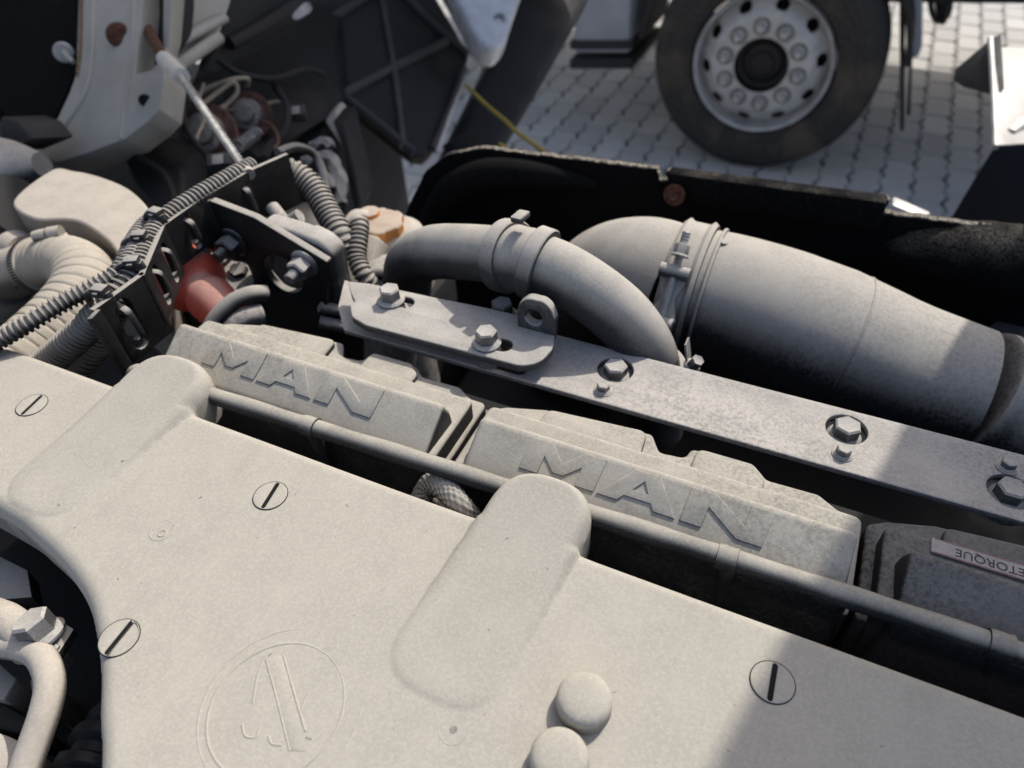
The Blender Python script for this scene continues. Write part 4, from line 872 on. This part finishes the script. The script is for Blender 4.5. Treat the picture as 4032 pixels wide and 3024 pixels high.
G().add(tube([(-0.6202,0.6007,-0.0577),(-0.6194,0.6493,-0.0565),(-0.6184,0.7171,-0.052),(-0.6144,0.7881,-0.0459)], .007, 12)).build('sill_rib', 'grime_plastic', cab)
G().add(slab([(-0.6171,0.7009,-0.0532),(-0.6105,0.7232,-0.0501),(-0.6003,0.718,-0.0597),(-0.6083,0.6935,-0.0641)], (-.004, .012, 0), .003)).build('metal_clip', 'zinc', cab, 40)
# dark space under the floor with plates and wiring
G().add(slab([(-0.7669,0.5235,-0.2759),(-0.7826,0.5928,-0.2045),(-0.77,0.6706,-0.1386),(-0.7368,0.7634,-0.1262),(-0.6881,0.8547,-0.1513),(-0.651,0.807,-0.2129),(-0.6458,0.7506,-0.2098),(-0.6069,0.7049,-0.2272),(-0.5554,0.6345,-0.2733),(-0.6002,0.5549,-0.2968)], (-.05, .10, .02), .004)).build('under_shield', 'black_plastic', cab, 40)  # dark backdrop added where the space under the cab lies in shade
G().add(slab([(-0.6081,0.476,-0.0777),(-0.6223,0.5217,-0.0864),(-0.6256,0.5677,-0.1),(-0.6056,0.5308,-0.1147),(-0.5928,0.4765,-0.1133),(-0.5944,0.4395,-0.1036),(-0.6055,0.4192,-0.0882)], (-.02, .04, 0), .003)).build('lower_plate', 'grime_plastic', cab, 40)
G().add(slab([(-0.6261,0.4299,-0.0974),(-0.603,0.4578,-0.097),(-0.5708,0.4367,-0.1029),(-0.5504,0.4292,-0.105),(-0.5323,0.4096,-0.1172),(-0.5376,0.3813,-0.1264),(-0.5854,0.4016,-0.1139)], (-.02, .05, -.01), .004)).build('rubber_skirt', 'black_plastic', cab, 40)
G().add(slab([(-0.6299,0.6683,-0.1204),(-0.5807,0.6784,-0.1344),(-0.5585,0.6676,-0.1548),(-0.5665,0.5416,-0.1521),(-0.5833,0.5433,-0.1425)], (-.02, .05, 0), .003)).build('rear_plate', 'black_plastic', cab, 40)
G().add(box((-2.4, 1.32, -.17), (-.06, 1.46, 1.08), .02)).add(box((-2.4, -.6, .45), (-1.2, 1.2, 1.9), .05)).build('shade_wall', 'cream_paint', cab)  # unseen wall and cab mass, added to shade the parts under the cab
# horns
for (x, lab, q, ax_) in ((0, 'copper coloured horn disc under the cab, lower of the two', (-0.5906,0.5092,-0.113), (.35, -.75, .55)), (1, 'copper coloured horn disc under the cab, upper of the two', (-0.5955,0.5752,-0.1218), (.35, -.75, .55))):
    h = thing('horn', lab, 'horn', q, 'horns under the cab'); c = Vector(q); s = .72 if x == 0 else .60
    G().add(lathe([(0, -.02*s), (.024*s, -.018*s), (.028*s, -.012*s), (.040*s, -.006*s), (.0415*s, 0), (.040*s, .004*s), (.028*s, .006*s), (.026*s, .012*s)], c, ax_, 40)).build('dish', 'copper_rust', h)
    G().add(lathe([(.027*s, .010*s), (.026*s, .020*s), (.018*s, .022*s), (.016*s, .030*s), (.008*s, .032*s), (0, .030*s)], c, ax_, 36)).build('core', 'cast_dust', h)
for lab, P in (('beige wire looping above the horns to the right', [(-0.6097,0.5166,-0.0827),(-0.5999,0.5356,-0.077),(-0.5847,0.5546,-0.0738),(-0.5776,0.5698,-0.0776),(-0.5834,0.5727,-0.0866)]), ('beige wire curling down between the horns', [(-0.5926,0.5065,-0.0857),(-0.5861,0.5329,-0.0789),(-0.5779,0.55,-0.0741),(-0.5761,0.5485,-0.0836),(-0.5824,0.5365,-0.0916),(-0.5873,0.5234,-0.0942)])):
    w_ = thing('wire', lab, 'wire', P[0]); G().add(tube(P, .0022, 10)).build('strand', 'beige_wire', w_)
# wiring under the cab
wr = random.Random(11)
for k, (lab, P, r_, m_) in enumerate((('black cable running down beside the pillar under the cab', [(-0.5883,0.4852,-0.0498),(-0.5733,0.4738,-0.0674),(-0.5542,0.4553,-0.0791),(-0.5269,0.4411,-0.0906),(-0.4826,0.4156,-0.0776)], .0030, 'black_plastic'),
    ('black cable sagging below the sill', [(-0.6028,0.5615,-0.0589),(-0.5854,0.5698,-0.0738),(-0.5685,0.5963,-0.0863),(-0.5608,0.6411,-0.0917),(-0.5544,0.6625,-0.1038)], .0034, 'black_plastic'),
    ('thin beige wire crossing behind the horns', [(-0.6347,0.5249,-0.1065),(-0.6185,0.5499,-0.1055),(-0.5984,0.5669,-0.1136),(-0.5792,0.6052,-0.1162),(-0.558,0.6072,-0.1244)], .0018, 'beige_wire'),
    ('black corrugated cable hanging to the right of the horns', [(-0.5745,0.6008,-0.0936),(-0.5473,0.5834,-0.1081),(-0.5289,0.5518,-0.1171),(-0.5032,0.497,-0.1079),(-0.4755,0.46,-0.0975)], .0042, 'black_plastic'),
    ('dark red wire looping beside the small spring', [(-0.548,0.5397,-0.105),(-0.526,0.5338,-0.1064),(-0.5033,0.5108,-0.1095),(-0.5061,0.4922,-0.111)], .0018, 'copper_rust'),
    ('grey cable lying along the rubber skirt', [(-0.5921,0.4111,-0.0876),(-0.5707,0.411,-0.0906),(-0.5483,0.4076,-0.0971),(-0.5276,0.3951,-0.1041),(-0.5122,0.3799,-0.111)], .0030, 'black_plastic'),
    ('pale thin wire dropping behind the tilt cable', [(-0.593,0.5257,-0.0678),(-0.5841,0.5048,-0.0769),(-0.5671,0.4881,-0.086),(-0.5523,0.4602,-0.0899),(-0.5269,0.4411,-0.0906)], .0015, 'beige_wire'),
    ('black cable curving above the ribbed conduit', [(-0.4374,0.4409,-0.0755),(-0.438,0.4652,-0.0817),(-0.4345,0.4822,-0.0965),(-0.4218,0.4735,-0.1105),(-0.4018,0.4468,-0.1157)], .0040, 'conduit_dust'))):
    w_ = thing('wire', lab, 'wire', P[0]); G().add(tube(P, r_, 10)).build('strand', m_, w_)
for q, sx_, lab in (((-0.4643,0.4014,-0.0705), .016, 'black connector plug on the cable beside the pillar'), ((-0.5502,0.5976,-0.1225), .018, 'grey connector plug at the end of the thin beige wire')):
    cn = thing('connector_plug', lab, 'connector', q); G().add(box((-sx_*.6, -sx_*.4, -sx_*.35), (sx_*.6, sx_*.4, sx_*.35), .0015, Matrix.Translation(q) @ Matrix.Rotation(.6, 4, 'Z') @ Matrix.Rotation(.4, 4, 'X'))).build('body', 'block_plastic', cn)
    G().add(box((-sx_*.3, -sx_*.45, sx_*.30), (sx_*.3, sx_*.2, sx_*.45), .001, Matrix.Translation(q) @ Matrix.Rotation(.6, 4, 'Z') @ Matrix.Rotation(.4, 4, 'X'))).build('latch', 'tie_plastic', cn)
sp = thing('coil_spring', 'small pale coil spring beside the horn', 'spring', (-0.5264,0.4948,-0.0989))
a, b = Vector((-0.5235,0.4779,-0.1016)), Vector((-0.5243,0.5095,-0.1008)); dd = (b-a); u, v_, z_ = frame(dd)
G().add(tube([a+dd*(i/70)+u*.0055*math.cos(i*.63)+v_*.0055*math.sin(i*.63) for i in range(71)], .0011, 8, .0012, k=2)).build('coil', 'zinc', sp)

# cab tilt cable
tc = thing('tilt_cable', 'steel wire rope with white sleeve and rusty rod running up to the cab', 'cable', (-0.3104,0.2848,0.0085))
a, b, c_, e_ = Vector((-0.6019,0.4905,-0.0025)), Vector((-0.5305,0.4378,-0.0056)), Vector((-0.4731,0.4011,-0.0017)), Vector((-0.3099,0.2844,0.0079))
b2 = Vector((-0.5246,0.4336,-0.005)); c2 = Vector((-0.4696,0.3977,0.0006))
G().add(tube([a, (a+b2)/2, b2], .0046, 18)).build('rod', 'rust', tc)
G().add(tube([b2, b2.lerp(c2, .5), c2], [.0064, .0066, .0064], 26)).build('sleeve', 'white_plastic', tc)
ph = lambda s, a: .0005*math.cos(6*(a-s*2*math.pi/.030))
G().add(tube([c2.lerp(b2, .05), c2.lerp(e_, .33), c2.lerp(e_, .66), e_], [.0028, .0026, .0024, .0023], 36, .0012, ph)).build('wire_rope', 'zinc', tc)
G().add(tube([e_+(c2-e_).normalized()*.006, e_-(c2-e_).normalized()*.006], .0034, 14)).build('ferrule', 'duct_dust', tc)

# ================================================================== ribbed plastic step box, lamp, dark strut (cab front, far left of the wheel)
sx = thing('step_box', 'dark ribbed plastic box hanging below the cab corner', 'plastic box', (-0.5718,0.8765,-0.3014))
G().add(slabn([(-0.7744,0.8249,-0.138),(-0.7621,0.899,-0.1283),(-0.7864,0.9952,-0.0869),(-0.7041,1.126,-0.1131),(-0.5811,1.0547,-0.2189),(-0.5751,1.0247,-0.2307),(-0.5495,0.8685,-0.288),(-0.552,0.847,-0.2915),(-0.5663,0.8355,-0.2842)], 0.025, .004)).build('shell', 'grime_plastic', sx, 40)
for P in ([(-0.7228,1.0389,-0.119),(-0.644,0.9295,-0.2027),(-0.58,0.8312,-0.273)], [(-0.7537,0.8197,-0.1516),(-0.7374,0.9053,-0.1419),(-0.7193,1.0063,-0.1296)], [(-0.669,0.8318,-0.2079),(-0.6429,0.9277,-0.2026),(-0.6111,1.0399,-0.1973)], [(-0.7123,1.0551,-0.1225),(-0.6428,1.0481,-0.1739),(-0.5817,1.0496,-0.2172)], [(-0.7334,0.9134,-0.1427),(-0.7006,0.8701,-0.177),(-0.669,0.8338,-0.2087)], [(-0.7537,0.8197,-0.1516),(-0.6685,0.8303,-0.2099),(-0.5663,0.8361,-0.2816)], [(-0.5738,1.0223,-0.2297),(-0.5611,0.9479,-0.2573),(-0.55,0.8643,-0.2862)]):
    G().add(tube(P, .0058, 12, squash=1.3)).build('rib', 'rib_plastic', sx)
G().add(tube([(-0.5776,1.0463,-0.2185),(-0.5715,1.0213,-0.2291),(-0.5579,0.9417,-0.2587),(-0.5439,0.8642,-0.288)], [.003, .004, .005, .003], 10)).build('edge_strip', 'galvanised', sx, 40)
lm = thing('corner_lamp', 'pale grey plastic lamp housing with one screw above the ribbed box', 'lamp housing', (-0.4994,0.9711,-0.1762))
G().add(slabn([(-0.6012,1.0217,-0.0813),(-0.4918,1.1093,-0.0954),(-0.4872,1.0423,-0.1334),(-0.4817,0.9918,-0.1632),(-0.4868,0.9701,-0.172),(-0.5012,0.9605,-0.169),(-0.5178,0.9627,-0.1587)], 0.05, .012, 4)).build('housing', 'lamp_white', lm, 50)
G().add(slab([(-0.6422,1.0399,-0.0884),(-0.607,1.0315,-0.084),(-0.5265,0.9814,-0.1683),(-0.5091,0.978,-0.1796),(-0.5237,0.9868,-0.1934),(-0.5522,1.0029,-0.194)], (.02, .05, .03), .003)).build('gasket', 'black_plastic', lm, 40)
c = Vector([(-0.5006,1.0074,-0.1445)][0]); G().add(lathe([(.009, -.002), (.0085, .002), (.005, .002), (.004, -.001), (0, -.001)], c, Vector((0, 0, .204))-c, 26)).build('screw', 'zinc', lm)
st = thing('dark_strut', 'broad dark painted bar slanting down between the box and the wheel', 'bumper bar', (-0.5555,1.0395,-0.3747))
G().add(slabn([(-0.6353,1.3639,-0.1815),(-0.5219,1.5144,-0.2114),(-0.5178,1.4331,-0.2421),(-0.5204,1.2474,-0.3039),(-0.525,1.0506,-0.368),(-0.5462,1.0037,-0.3689),(-0.5968,0.9717,-0.3435),(-0.601,1.0521,-0.3129),(-0.6067,1.1787,-0.2655)], 0.1, .02, 4)).build('bar', 'paint_grey_dark', st, 50)
G().add(slab([(-0.5852,0.9393,-0.3235),(-0.579,0.9478,-0.3185),(-0.4871,0.9539,-0.3564),(-0.4851,0.9317,-0.3634)], (.02, .06, 0), .005)).build('foot', 'black_plastic', st, 40)
yr = thing('yellow_rope', 'thin yellow rope stretched from the ribbed box to behind the felt', 'rope', (-0.322,0.7778,-0.2224))
tw = lambda s, a: .0005*math.cos(3*(a-s*2*math.pi/.02))
G().add(tube([Vector(q)+Vector((random.uniform(-1, 1), 0, random.uniform(-1, 1)))*.0009 for q in [(-0.5427,0.9685,-0.2302),(-0.5108,0.9462,-0.237),(-0.4805,0.9259,-0.2413),(-0.4444,0.8969,-0.2418),(-0.415,0.8763,-0.246),(-0.3753,0.8494,-0.2463),(-0.3369,0.8219,-0.2467),(-0.3096,0.8021,-0.249)]], .0028, 12, .003, tw)).build('rope', 'yellow_rope', yr)
yr2 = thing('yellow_rope', 'short end of yellow rope showing just above the felt edge', 'rope', (-0.3788,0.7604,-0.2116))
G().add(tube([(-0.4085,0.8047,-0.2287),(-0.3964,0.7961,-0.2279),(-0.38,0.786,-0.2306)], .0028, 10)).build('rope', 'yellow_rope', yr2)

# broken pale rubber pieces and black frame between tray and paving
fr_ = thing('side_frame', 'black side frame strip with ragged pale rubber behind the ribbed conduit', 'frame', (-0.4744,0.5713,-0.197))
G().add(slab([(-0.5197,0.6162,-0.1341),(-0.5067,0.6222,-0.1347),(-0.4917,0.6037,-0.1445),(-0.4608,0.5668,-0.1643),(-0.4419,0.5431,-0.1808),(-0.4442,0.5309,-0.1909),(-0.4663,0.5567,-0.171),(-0.4954,0.5943,-0.1514)], (-.01, .04, 0), .003)).build('strip', 'black_plastic', fr_, 40)
G().add(slab([(-0.5535,0.6434,-0.1507),(-0.5459,0.6559,-0.1427),(-0.5331,0.6528,-0.1516),(-0.4761,0.5823,-0.186),(-0.4575,0.5654,-0.196),(-0.4648,0.562,-0.1957),(-0.5095,0.615,-0.1688)], (-.01, .03, 0), .003)).build('flange', 'bracket_dust', fr_, 40)
for P, r_ in (([(-0.5225,0.5591,-0.1566),(-0.5085,0.5709,-0.1524),(-0.4859,0.5658,-0.1534),(-0.4673,0.5463,-0.1658),(-0.4543,0.5275,-0.1748)], .007), ([(-0.5326,0.5883,-0.1538),(-0.5214,0.5986,-0.1496),(-0.5053,0.589,-0.1517)], .006), ([(-0.4901,0.5432,-0.1579),(-0.4815,0.5427,-0.1624),(-0.4681,0.5307,-0.1654)], .009)):
    G().add(tube(P, [r_*.7]+[r_]*(len(P)-2)+[r_*.7], 14, rf=lambda s, a: .0022*math.sin(s*160+a*2)*math.sin(a*3))).build('rubber_rag', 'bracket_dust', fr_)
G().add(slab([(-0.5927,0.5974,-0.1746),(-0.572,0.6571,-0.1581),(-0.5268,0.6174,-0.1729),(-0.4783,0.5539,-0.2112),(-0.5456,0.5229,-0.2081)], (-.02, .05, 0), .003)).build('backing', 'black_plastic', fr_, 40)

# ================================================================== right: mudguard corner
mg = thing('mudguard', 'folded sheet metal mudguard corner, sunlit face and dark underside at right', 'mudguard', (0.1863,0.9045,-0.2735))
G().add(slabn([(0.1233,1.0285,-0.1147),(0.1301,1.0155,-0.118),(0.2114,1.0953,-0.1379),(0.2038,0.8618,-0.1539),(0.1455,0.8016,-0.1399),(0.1344,0.7915,-0.1371),(0.1299,0.8956,-0.1274)], 0.004, .003)).build('front_face', 'fender_metal', mg, 40)
G().add(slab([(0.1236,1.031,-0.1155),(0.1013,1.0587,-0.1629),(0.1016,1.0345,-0.1681),(0.1102,0.9892,-0.1583),(0.1309,0.8989,-0.13)], (.01, .012, .004), .002)).build('side_wing', 'paint_grey_dark', mg, 40)  # same sheet metal, dark colour stands in for its shade
G().add(slabn([(0.1344,0.794,-0.1372),(0.187,0.794,-0.1241),(0.2687,0.794,-0.2238),(0.1934,0.794,-0.225),(0.1196,0.794,-0.2258),(0.124,0.794,-0.2182),(0.13,0.794,-0.1694)], 0.004, .003)).build('lower_panel', 'paint_grey_dark', mg, 40)  # shade of the downturned face is put into the dark colour
G().add(tube([(0.122,1.0219,-0.1127),(0.1262,0.9471,-0.12),(0.1291,0.8904,-0.1255),(0.1336,0.7869,-0.1351)], .0030, 12)).build('rolled_edge', 'galvanised', mg)
G().add(tube([(0.1487,0.8353,-0.1372),(0.1608,0.8656,-0.1387),(0.1752,0.8831,-0.142)], [.004, .007, .007], 12, squash=.4)).build('pressed_bead', 'fender_metal', mg)
G().add(slab([(0.0511,0.6319,-0.1299),(0.0533,0.6338,-0.1292),(0.0835,0.6277,-0.1347),(0.0795,0.6253,-0.135)], (0, .02, -.004), .001)).build('stay', 'galvanised', mg)

# own chassis below, closing the view to the ground between the parts
fm = thing('chassis', 'black truck frame below the cab and engine, seen in the dark gaps', 'chassis', (-.8, .2, -.7))
G().add(box((-1.6, -.5, -.80), (-.34, .58, -.32), .02)).add(box((-2.6, -.5, -.80), (-.80, 1.15, -.34), .02)).build('front_member', 'truck_black', fm)
G().add(box((-.36, .40, -.85), (1.2, .52, -.45), .02)).build('side_member', 'truck_black', fm)

# ================================================================== YARD
GZ = -1.585
gd = G().add(([(-300, -300, GZ-.03), (300, -300, GZ-.03), (300, 300, GZ-.03), (-300, 300, GZ-.03)], [(0, 1, 2, 3)])).build('ground', 'ground_sand', None, None); tag(gd, None, kind='structure')
pv = G().add(([(-8, .9, GZ-.012), (8, .9, GZ-.012), (8, 14, GZ-.012), (-8, 14, GZ-.012)], [(0, 1, 2, 3)])).build('pavement', 'joint_sand', None, None); tag(pv, None, kind='structure')
# interlocking zigzag blocks: 0.125 m wide, 0.25 m long
PW, PL, ZG = .140, .240, .013
def block_mesh():
    w, l = PW/2-.006, PL/2-.006
    q = [(-w-ZG, -l), (-w+ZG, -l*.5), (-w-ZG*.6, 0), (-w+ZG, l*.5), (-w-ZG, l)]
    p = [(x, y) for x, y in q]+[(x+2*w, y) for x, y in reversed(q)]
    n = len(p); V = [(x, y, -.03) for x, y in p]+[(x, y, .000) for x, y in p]+[(x*.955, y*.972, .006) for x, y in p]
    F = [tuple(range(2*n, 3*n))]
    for k in range(2):
        for i in range(n): F.append((k*n+i, k*n+(i+1) % n, (k+1)*n+(i+1) % n, (k+1)*n+i))
    return V, F
BV, BF = block_mesh()
bme = G().add((BV, BF)).mesh(); bme.materials.append(MATS['paver'])
cells = []
for i in range(-52, 44):
    for j in range(0, 54):
        cells.append((i*PW, .95+PL/2+j*PL+(PL/2 if i % 2 else 0)))
def vis(x, y):                                      # how large it shows: near ones in the picture first
    c = cam.matrix_world.inverted() @ Vector((x, y, GZ)); u, w = c.x/-c.z, c.y/-c.z
    return abs(u) < .72 and abs(w) < .55, -c.z
cells.sort(key=lambda p: (not (2.5 < p[1] and vis(*p)[0]), vis(*p)[1]))
rp_ = random.Random(5); g = G()
for k, (x, y) in enumerate(cells):
    dz = GZ+rp_.uniform(-.0015, .0015)
    if k < 300:
        o = bpy.data.objects.new('paver', bme); COL.objects.link(o); o.location = (x, y, dz); o.parent = pv; o.rotation_euler.z = rp_.uniform(-.006, .006)
    else: g.add(([(a+x, b+y, c+dz) for a, b, c in BV], BF))
me = bpy.data.meshes.new('m'); me.from_pydata(g.v, [], g.f); rest = finish('paver_field', me, 'paver', pv, None); rest['kind'] = 'stuff'

# ================================================================== THE OTHER TRUCK
tk = thing('parked_truck', 'parked truck across the yard, its silver front wheel facing us', 'truck', (-.43, 3.7, GZ))
WC = Vector((-.43, 3.5, -1.079)); TR = WC.z-GZ+.004
def wheel(c, r, name, full=True):
    c = Vector(c); w = G().add(lathe([(r*.615, .030), (r*.63, -.004), (r*.66, -.020), (r*.685, -.021), (r*.69, -.026), (r*.74, -.032), (r*.78, -.034), (r*.785, -.030), (r*.84, -.029), (r*.845, -.033), (r*.87, -.029), (r*.92, -.014), (r*.965, .012), (r*.985, .035), (r*.993, .06), (r*1.0, .10), (r*1.0, .20), (r*.985, .255), (r*.93, .285), (r*.8, .30), (r*.62, .28)], c, (0, 1, 0), 96, caps=False)).build('tyre', 'tyre_rubber', tk)
    # tread grooves: a few rings
    if not full: return
    f = .305
    rim = G().add(lathe([(f*.93, .075), (f*.955, .020), (f*.965, -.002), (f*1.0, -.012), (f*1.01, .004), (f*1.02, .02)], c, (0, 1, 0), 96, caps=False)).build('rim', 'wheel_silver', tk)
    # disc with real hand holes
    V = []; F = []; nr, nt = 26, 260; r0, r1 = .1200, .292
    def hh(q):
        if q < .205: return -.012
        t = (q-.205)/(.292-.205); return -.012+.085*t**1.35
    for i in range(nr+1):
        q = r0+(r1-r0)*i/nr
        for j in range(nt):
            a = 2*math.pi*j/nt; V.append(c+Vector((q*math.cos(a), hh(q), q*math.sin(a))))
    for i in range(nr):
        for j in range(nt):
            q = r0+(r1-r0)*(i+.5)/nr; a = 2*math.pi*(j+.5)/nt; k = round((a-.16)/(2*math.pi/10)); da = a-.16-k*2*math.pi/10
            if (da*q/.030)**2+((q-.252)/.021)**2 < 1: continue
            F.append((i*nt+j, i*nt+(j+1) % nt, (i+1)*nt+(j+1) % nt, (i+1)*nt+j))
    G().add((V, F)).build('wheel_disc', 'wheel_silver', tk)
    hb = G().add(lathe([(.121, -.012), (.119, .005), (.112, .03), (.095, .035), (.082, .02), (.075, .018), (.055, .012), (.05, .004), (.02, .0), (0, .0)], c, (0, 1, 0), 60, caps=False)).build('hub', 'hub_black', tk)
    G().add(lathe([(.125, .10), (.30, .10), (.30, .14), (.125, .14)], c, (0, 1, 0), 40, closed=True)).build('brake_drum', 'hub_black', tk)
    for k in range(10):
        a = .16+math.pi/10+2*math.pi*k/10; p = c+Vector((.1675*math.cos(a), -.0125, .1675*math.sin(a)))
        g = hexhead(p, (0, -1, 0), .036, .032, .028, .008, .2, (.0125, .016)); nt_ = g.build('wheel_nut', 'nut_steel', tk)
        G().add(lathe([(.024, .0), (.037, .0), (.037, .003), (.024, .003)], p+Vector((0, -.002, 0)), (0, -1, 0), 24, closed=True)).build('nut_seat', 'nut_seat', nt_)  # flat dark ring around each nut
wheel(WC, TR, 'front')
wheel((2.0, 4.0, -1.079), TR, 'second', False)
wheel((-.43, 5.65, -1.079), TR, 'far', False)
G().add(box((-3.2, 3.62, -.55), (5.0, 6.05, -.12), .03)).build('flat_bed', 'container_paint', tk)  # unseen truck body, height shaped to shade the paving and leave sky open
G().add(box((-3.0, 4.25, -.95), (5.0, 4.35, -.62), .01)).add(box((-3.0, 5.25, -.95), (5.0, 5.35, -.62), .01)).build('chassis_rail', 'truck_black', tk)
G().add(box((-.6, 3.8, -1.14), (-.3, 5.6, -1.0), .02)).build('axle', 'truck_black', tk)
# mudguard over the wheel
V = []; F = []
for i in range(25):
    a = math.pi*(.02+.96*i/24)
    for (rr, y) in ((.575, 3.56), (.575, 3.95), (.60, 3.95), (.60, 3.56)): V.append((WC.x+rr*math.cos(a), y, WC.z+rr*math.sin(a)))
for i in range(24):
    for j in range(4): F.append((i*4+j, i*4+(j+1) % 4, i*4+4+(j+1) % 4, i*4+4+j))
G().add((V, F)).build('wheel_arch', 'truck_black', tk)
# side tank left of the wheel, flap and stays right of it
P = [(-1.3707,3.55,-0.741),(-1.0886,3.55,-0.7228),(-1.0591,3.55,-1.1205),(-1.3639,3.55,-1.1541)]
sbx = G().add(slab(P, (0, .5, 0), .03)).build('side_tank', 'truck_grey', tk)
for y_ in ([(-1.376,3.54,-1.085),(-1.0517,3.54,-1.0517),(-1.0484,3.54,-1.0942),(-1.3754,3.54,-1.1294)], [(-1.3826,3.56,-1.1824),(-1.051,3.56,-1.1451),(-1.0473,3.56,-1.1938),(-1.3819,3.56,-1.2333)]):
    G().add(slab(y_, (0, .5, 0), .008)).build('tank_strap', 'paint_grey_dark', tk)
G().add(slab([(0.037,3.72,-0.7256),(0.1129,3.72,-0.7204),(0.2006,3.72,-1.0045),(0.2008,3.72,-1.0515),(0.1694,3.72,-1.0589),(0.1453,3.72,-1.03)], (0, .02, 0), .01)).build('mud_flap', 'truck_grey', tk)
G().add(slab([(0.0224,3.62,-0.7016),(0.0461,3.62,-0.6999),(0.2364,3.62,-1.342),(0.2215,3.62,-1.3443)], (0, .03, 0), .004)).build('stay_bar', 'truck_black', tk)
G().add(slab([(0.1531,3.7,-1.0029),(0.1639,3.7,-1.0018),(0.2458,3.7,-1.3),(0.2308,3.7,-1.3022)], (0, .02, 0), .004)).build('stay_bar', 'truck_black', tk)
for k in range(3):
    x = (2005+k*12)
    P = [[(0.155,3.9,-0.7987),(0.1978,3.9,-0.907),(0.2343,3.9,-0.9497),(0.2571,3.9,-0.9284),(0.2225,3.9,-0.7938)], [(0.1787,3.95,-0.81),(0.2223,3.95,-0.9078),(0.2569,3.95,-0.9549),(0.2735,3.95,-0.9264),(0.2431,3.95,-0.8053)], [(0.1992,4.0,-0.8215),(0.2363,4.0,-0.9326),(0.2665,4.0,-0.9887),(0.2657,4.0,-0.93),(0.2354,4.0,-0.8188)]][k]
    G().add(tube(P, .012, 12)).build('air_hose', 'truck_black', tk)
G().add(slab([(-0.12,3.8,-0.5172),(0.9495,3.8,-0.4742),(1.1097,3.8,-0.7892),(-0.018,3.8,-0.8703)], (0, .3, 0), .01)).build('side_skirt', 'truck_black', tk)

# ================================================================== unseen slab added at the upper right, shaped to shade the right part of the engine
HS = thing('air_intake_stack', 'unseen black slab added to shade the right part of the engine', 'air intake', (.66, .70, -.9))
G().add(slab([(.141, .60, .25), (.80, .60, .25), (.80, .60, .84), (.141, .60, .84)], (.055, .20, 0), .003)).build('stack', 'black_plastic', HS)  # added out of view, slanted along the sun to set the shadow edge
G().add(box((.58, .64, -.9), (.74, .78, .26), .01)).build('lower_duct', 'truck_black', HS)  # unseen leg added under the slab
def sub(f,pairs):
    s=open(f).read()
    for a,b in pairs:
        if a not in s: print('MISSING',f,a[:80])
        s=s.replace(a,b)
    open(f,'w').write(s)
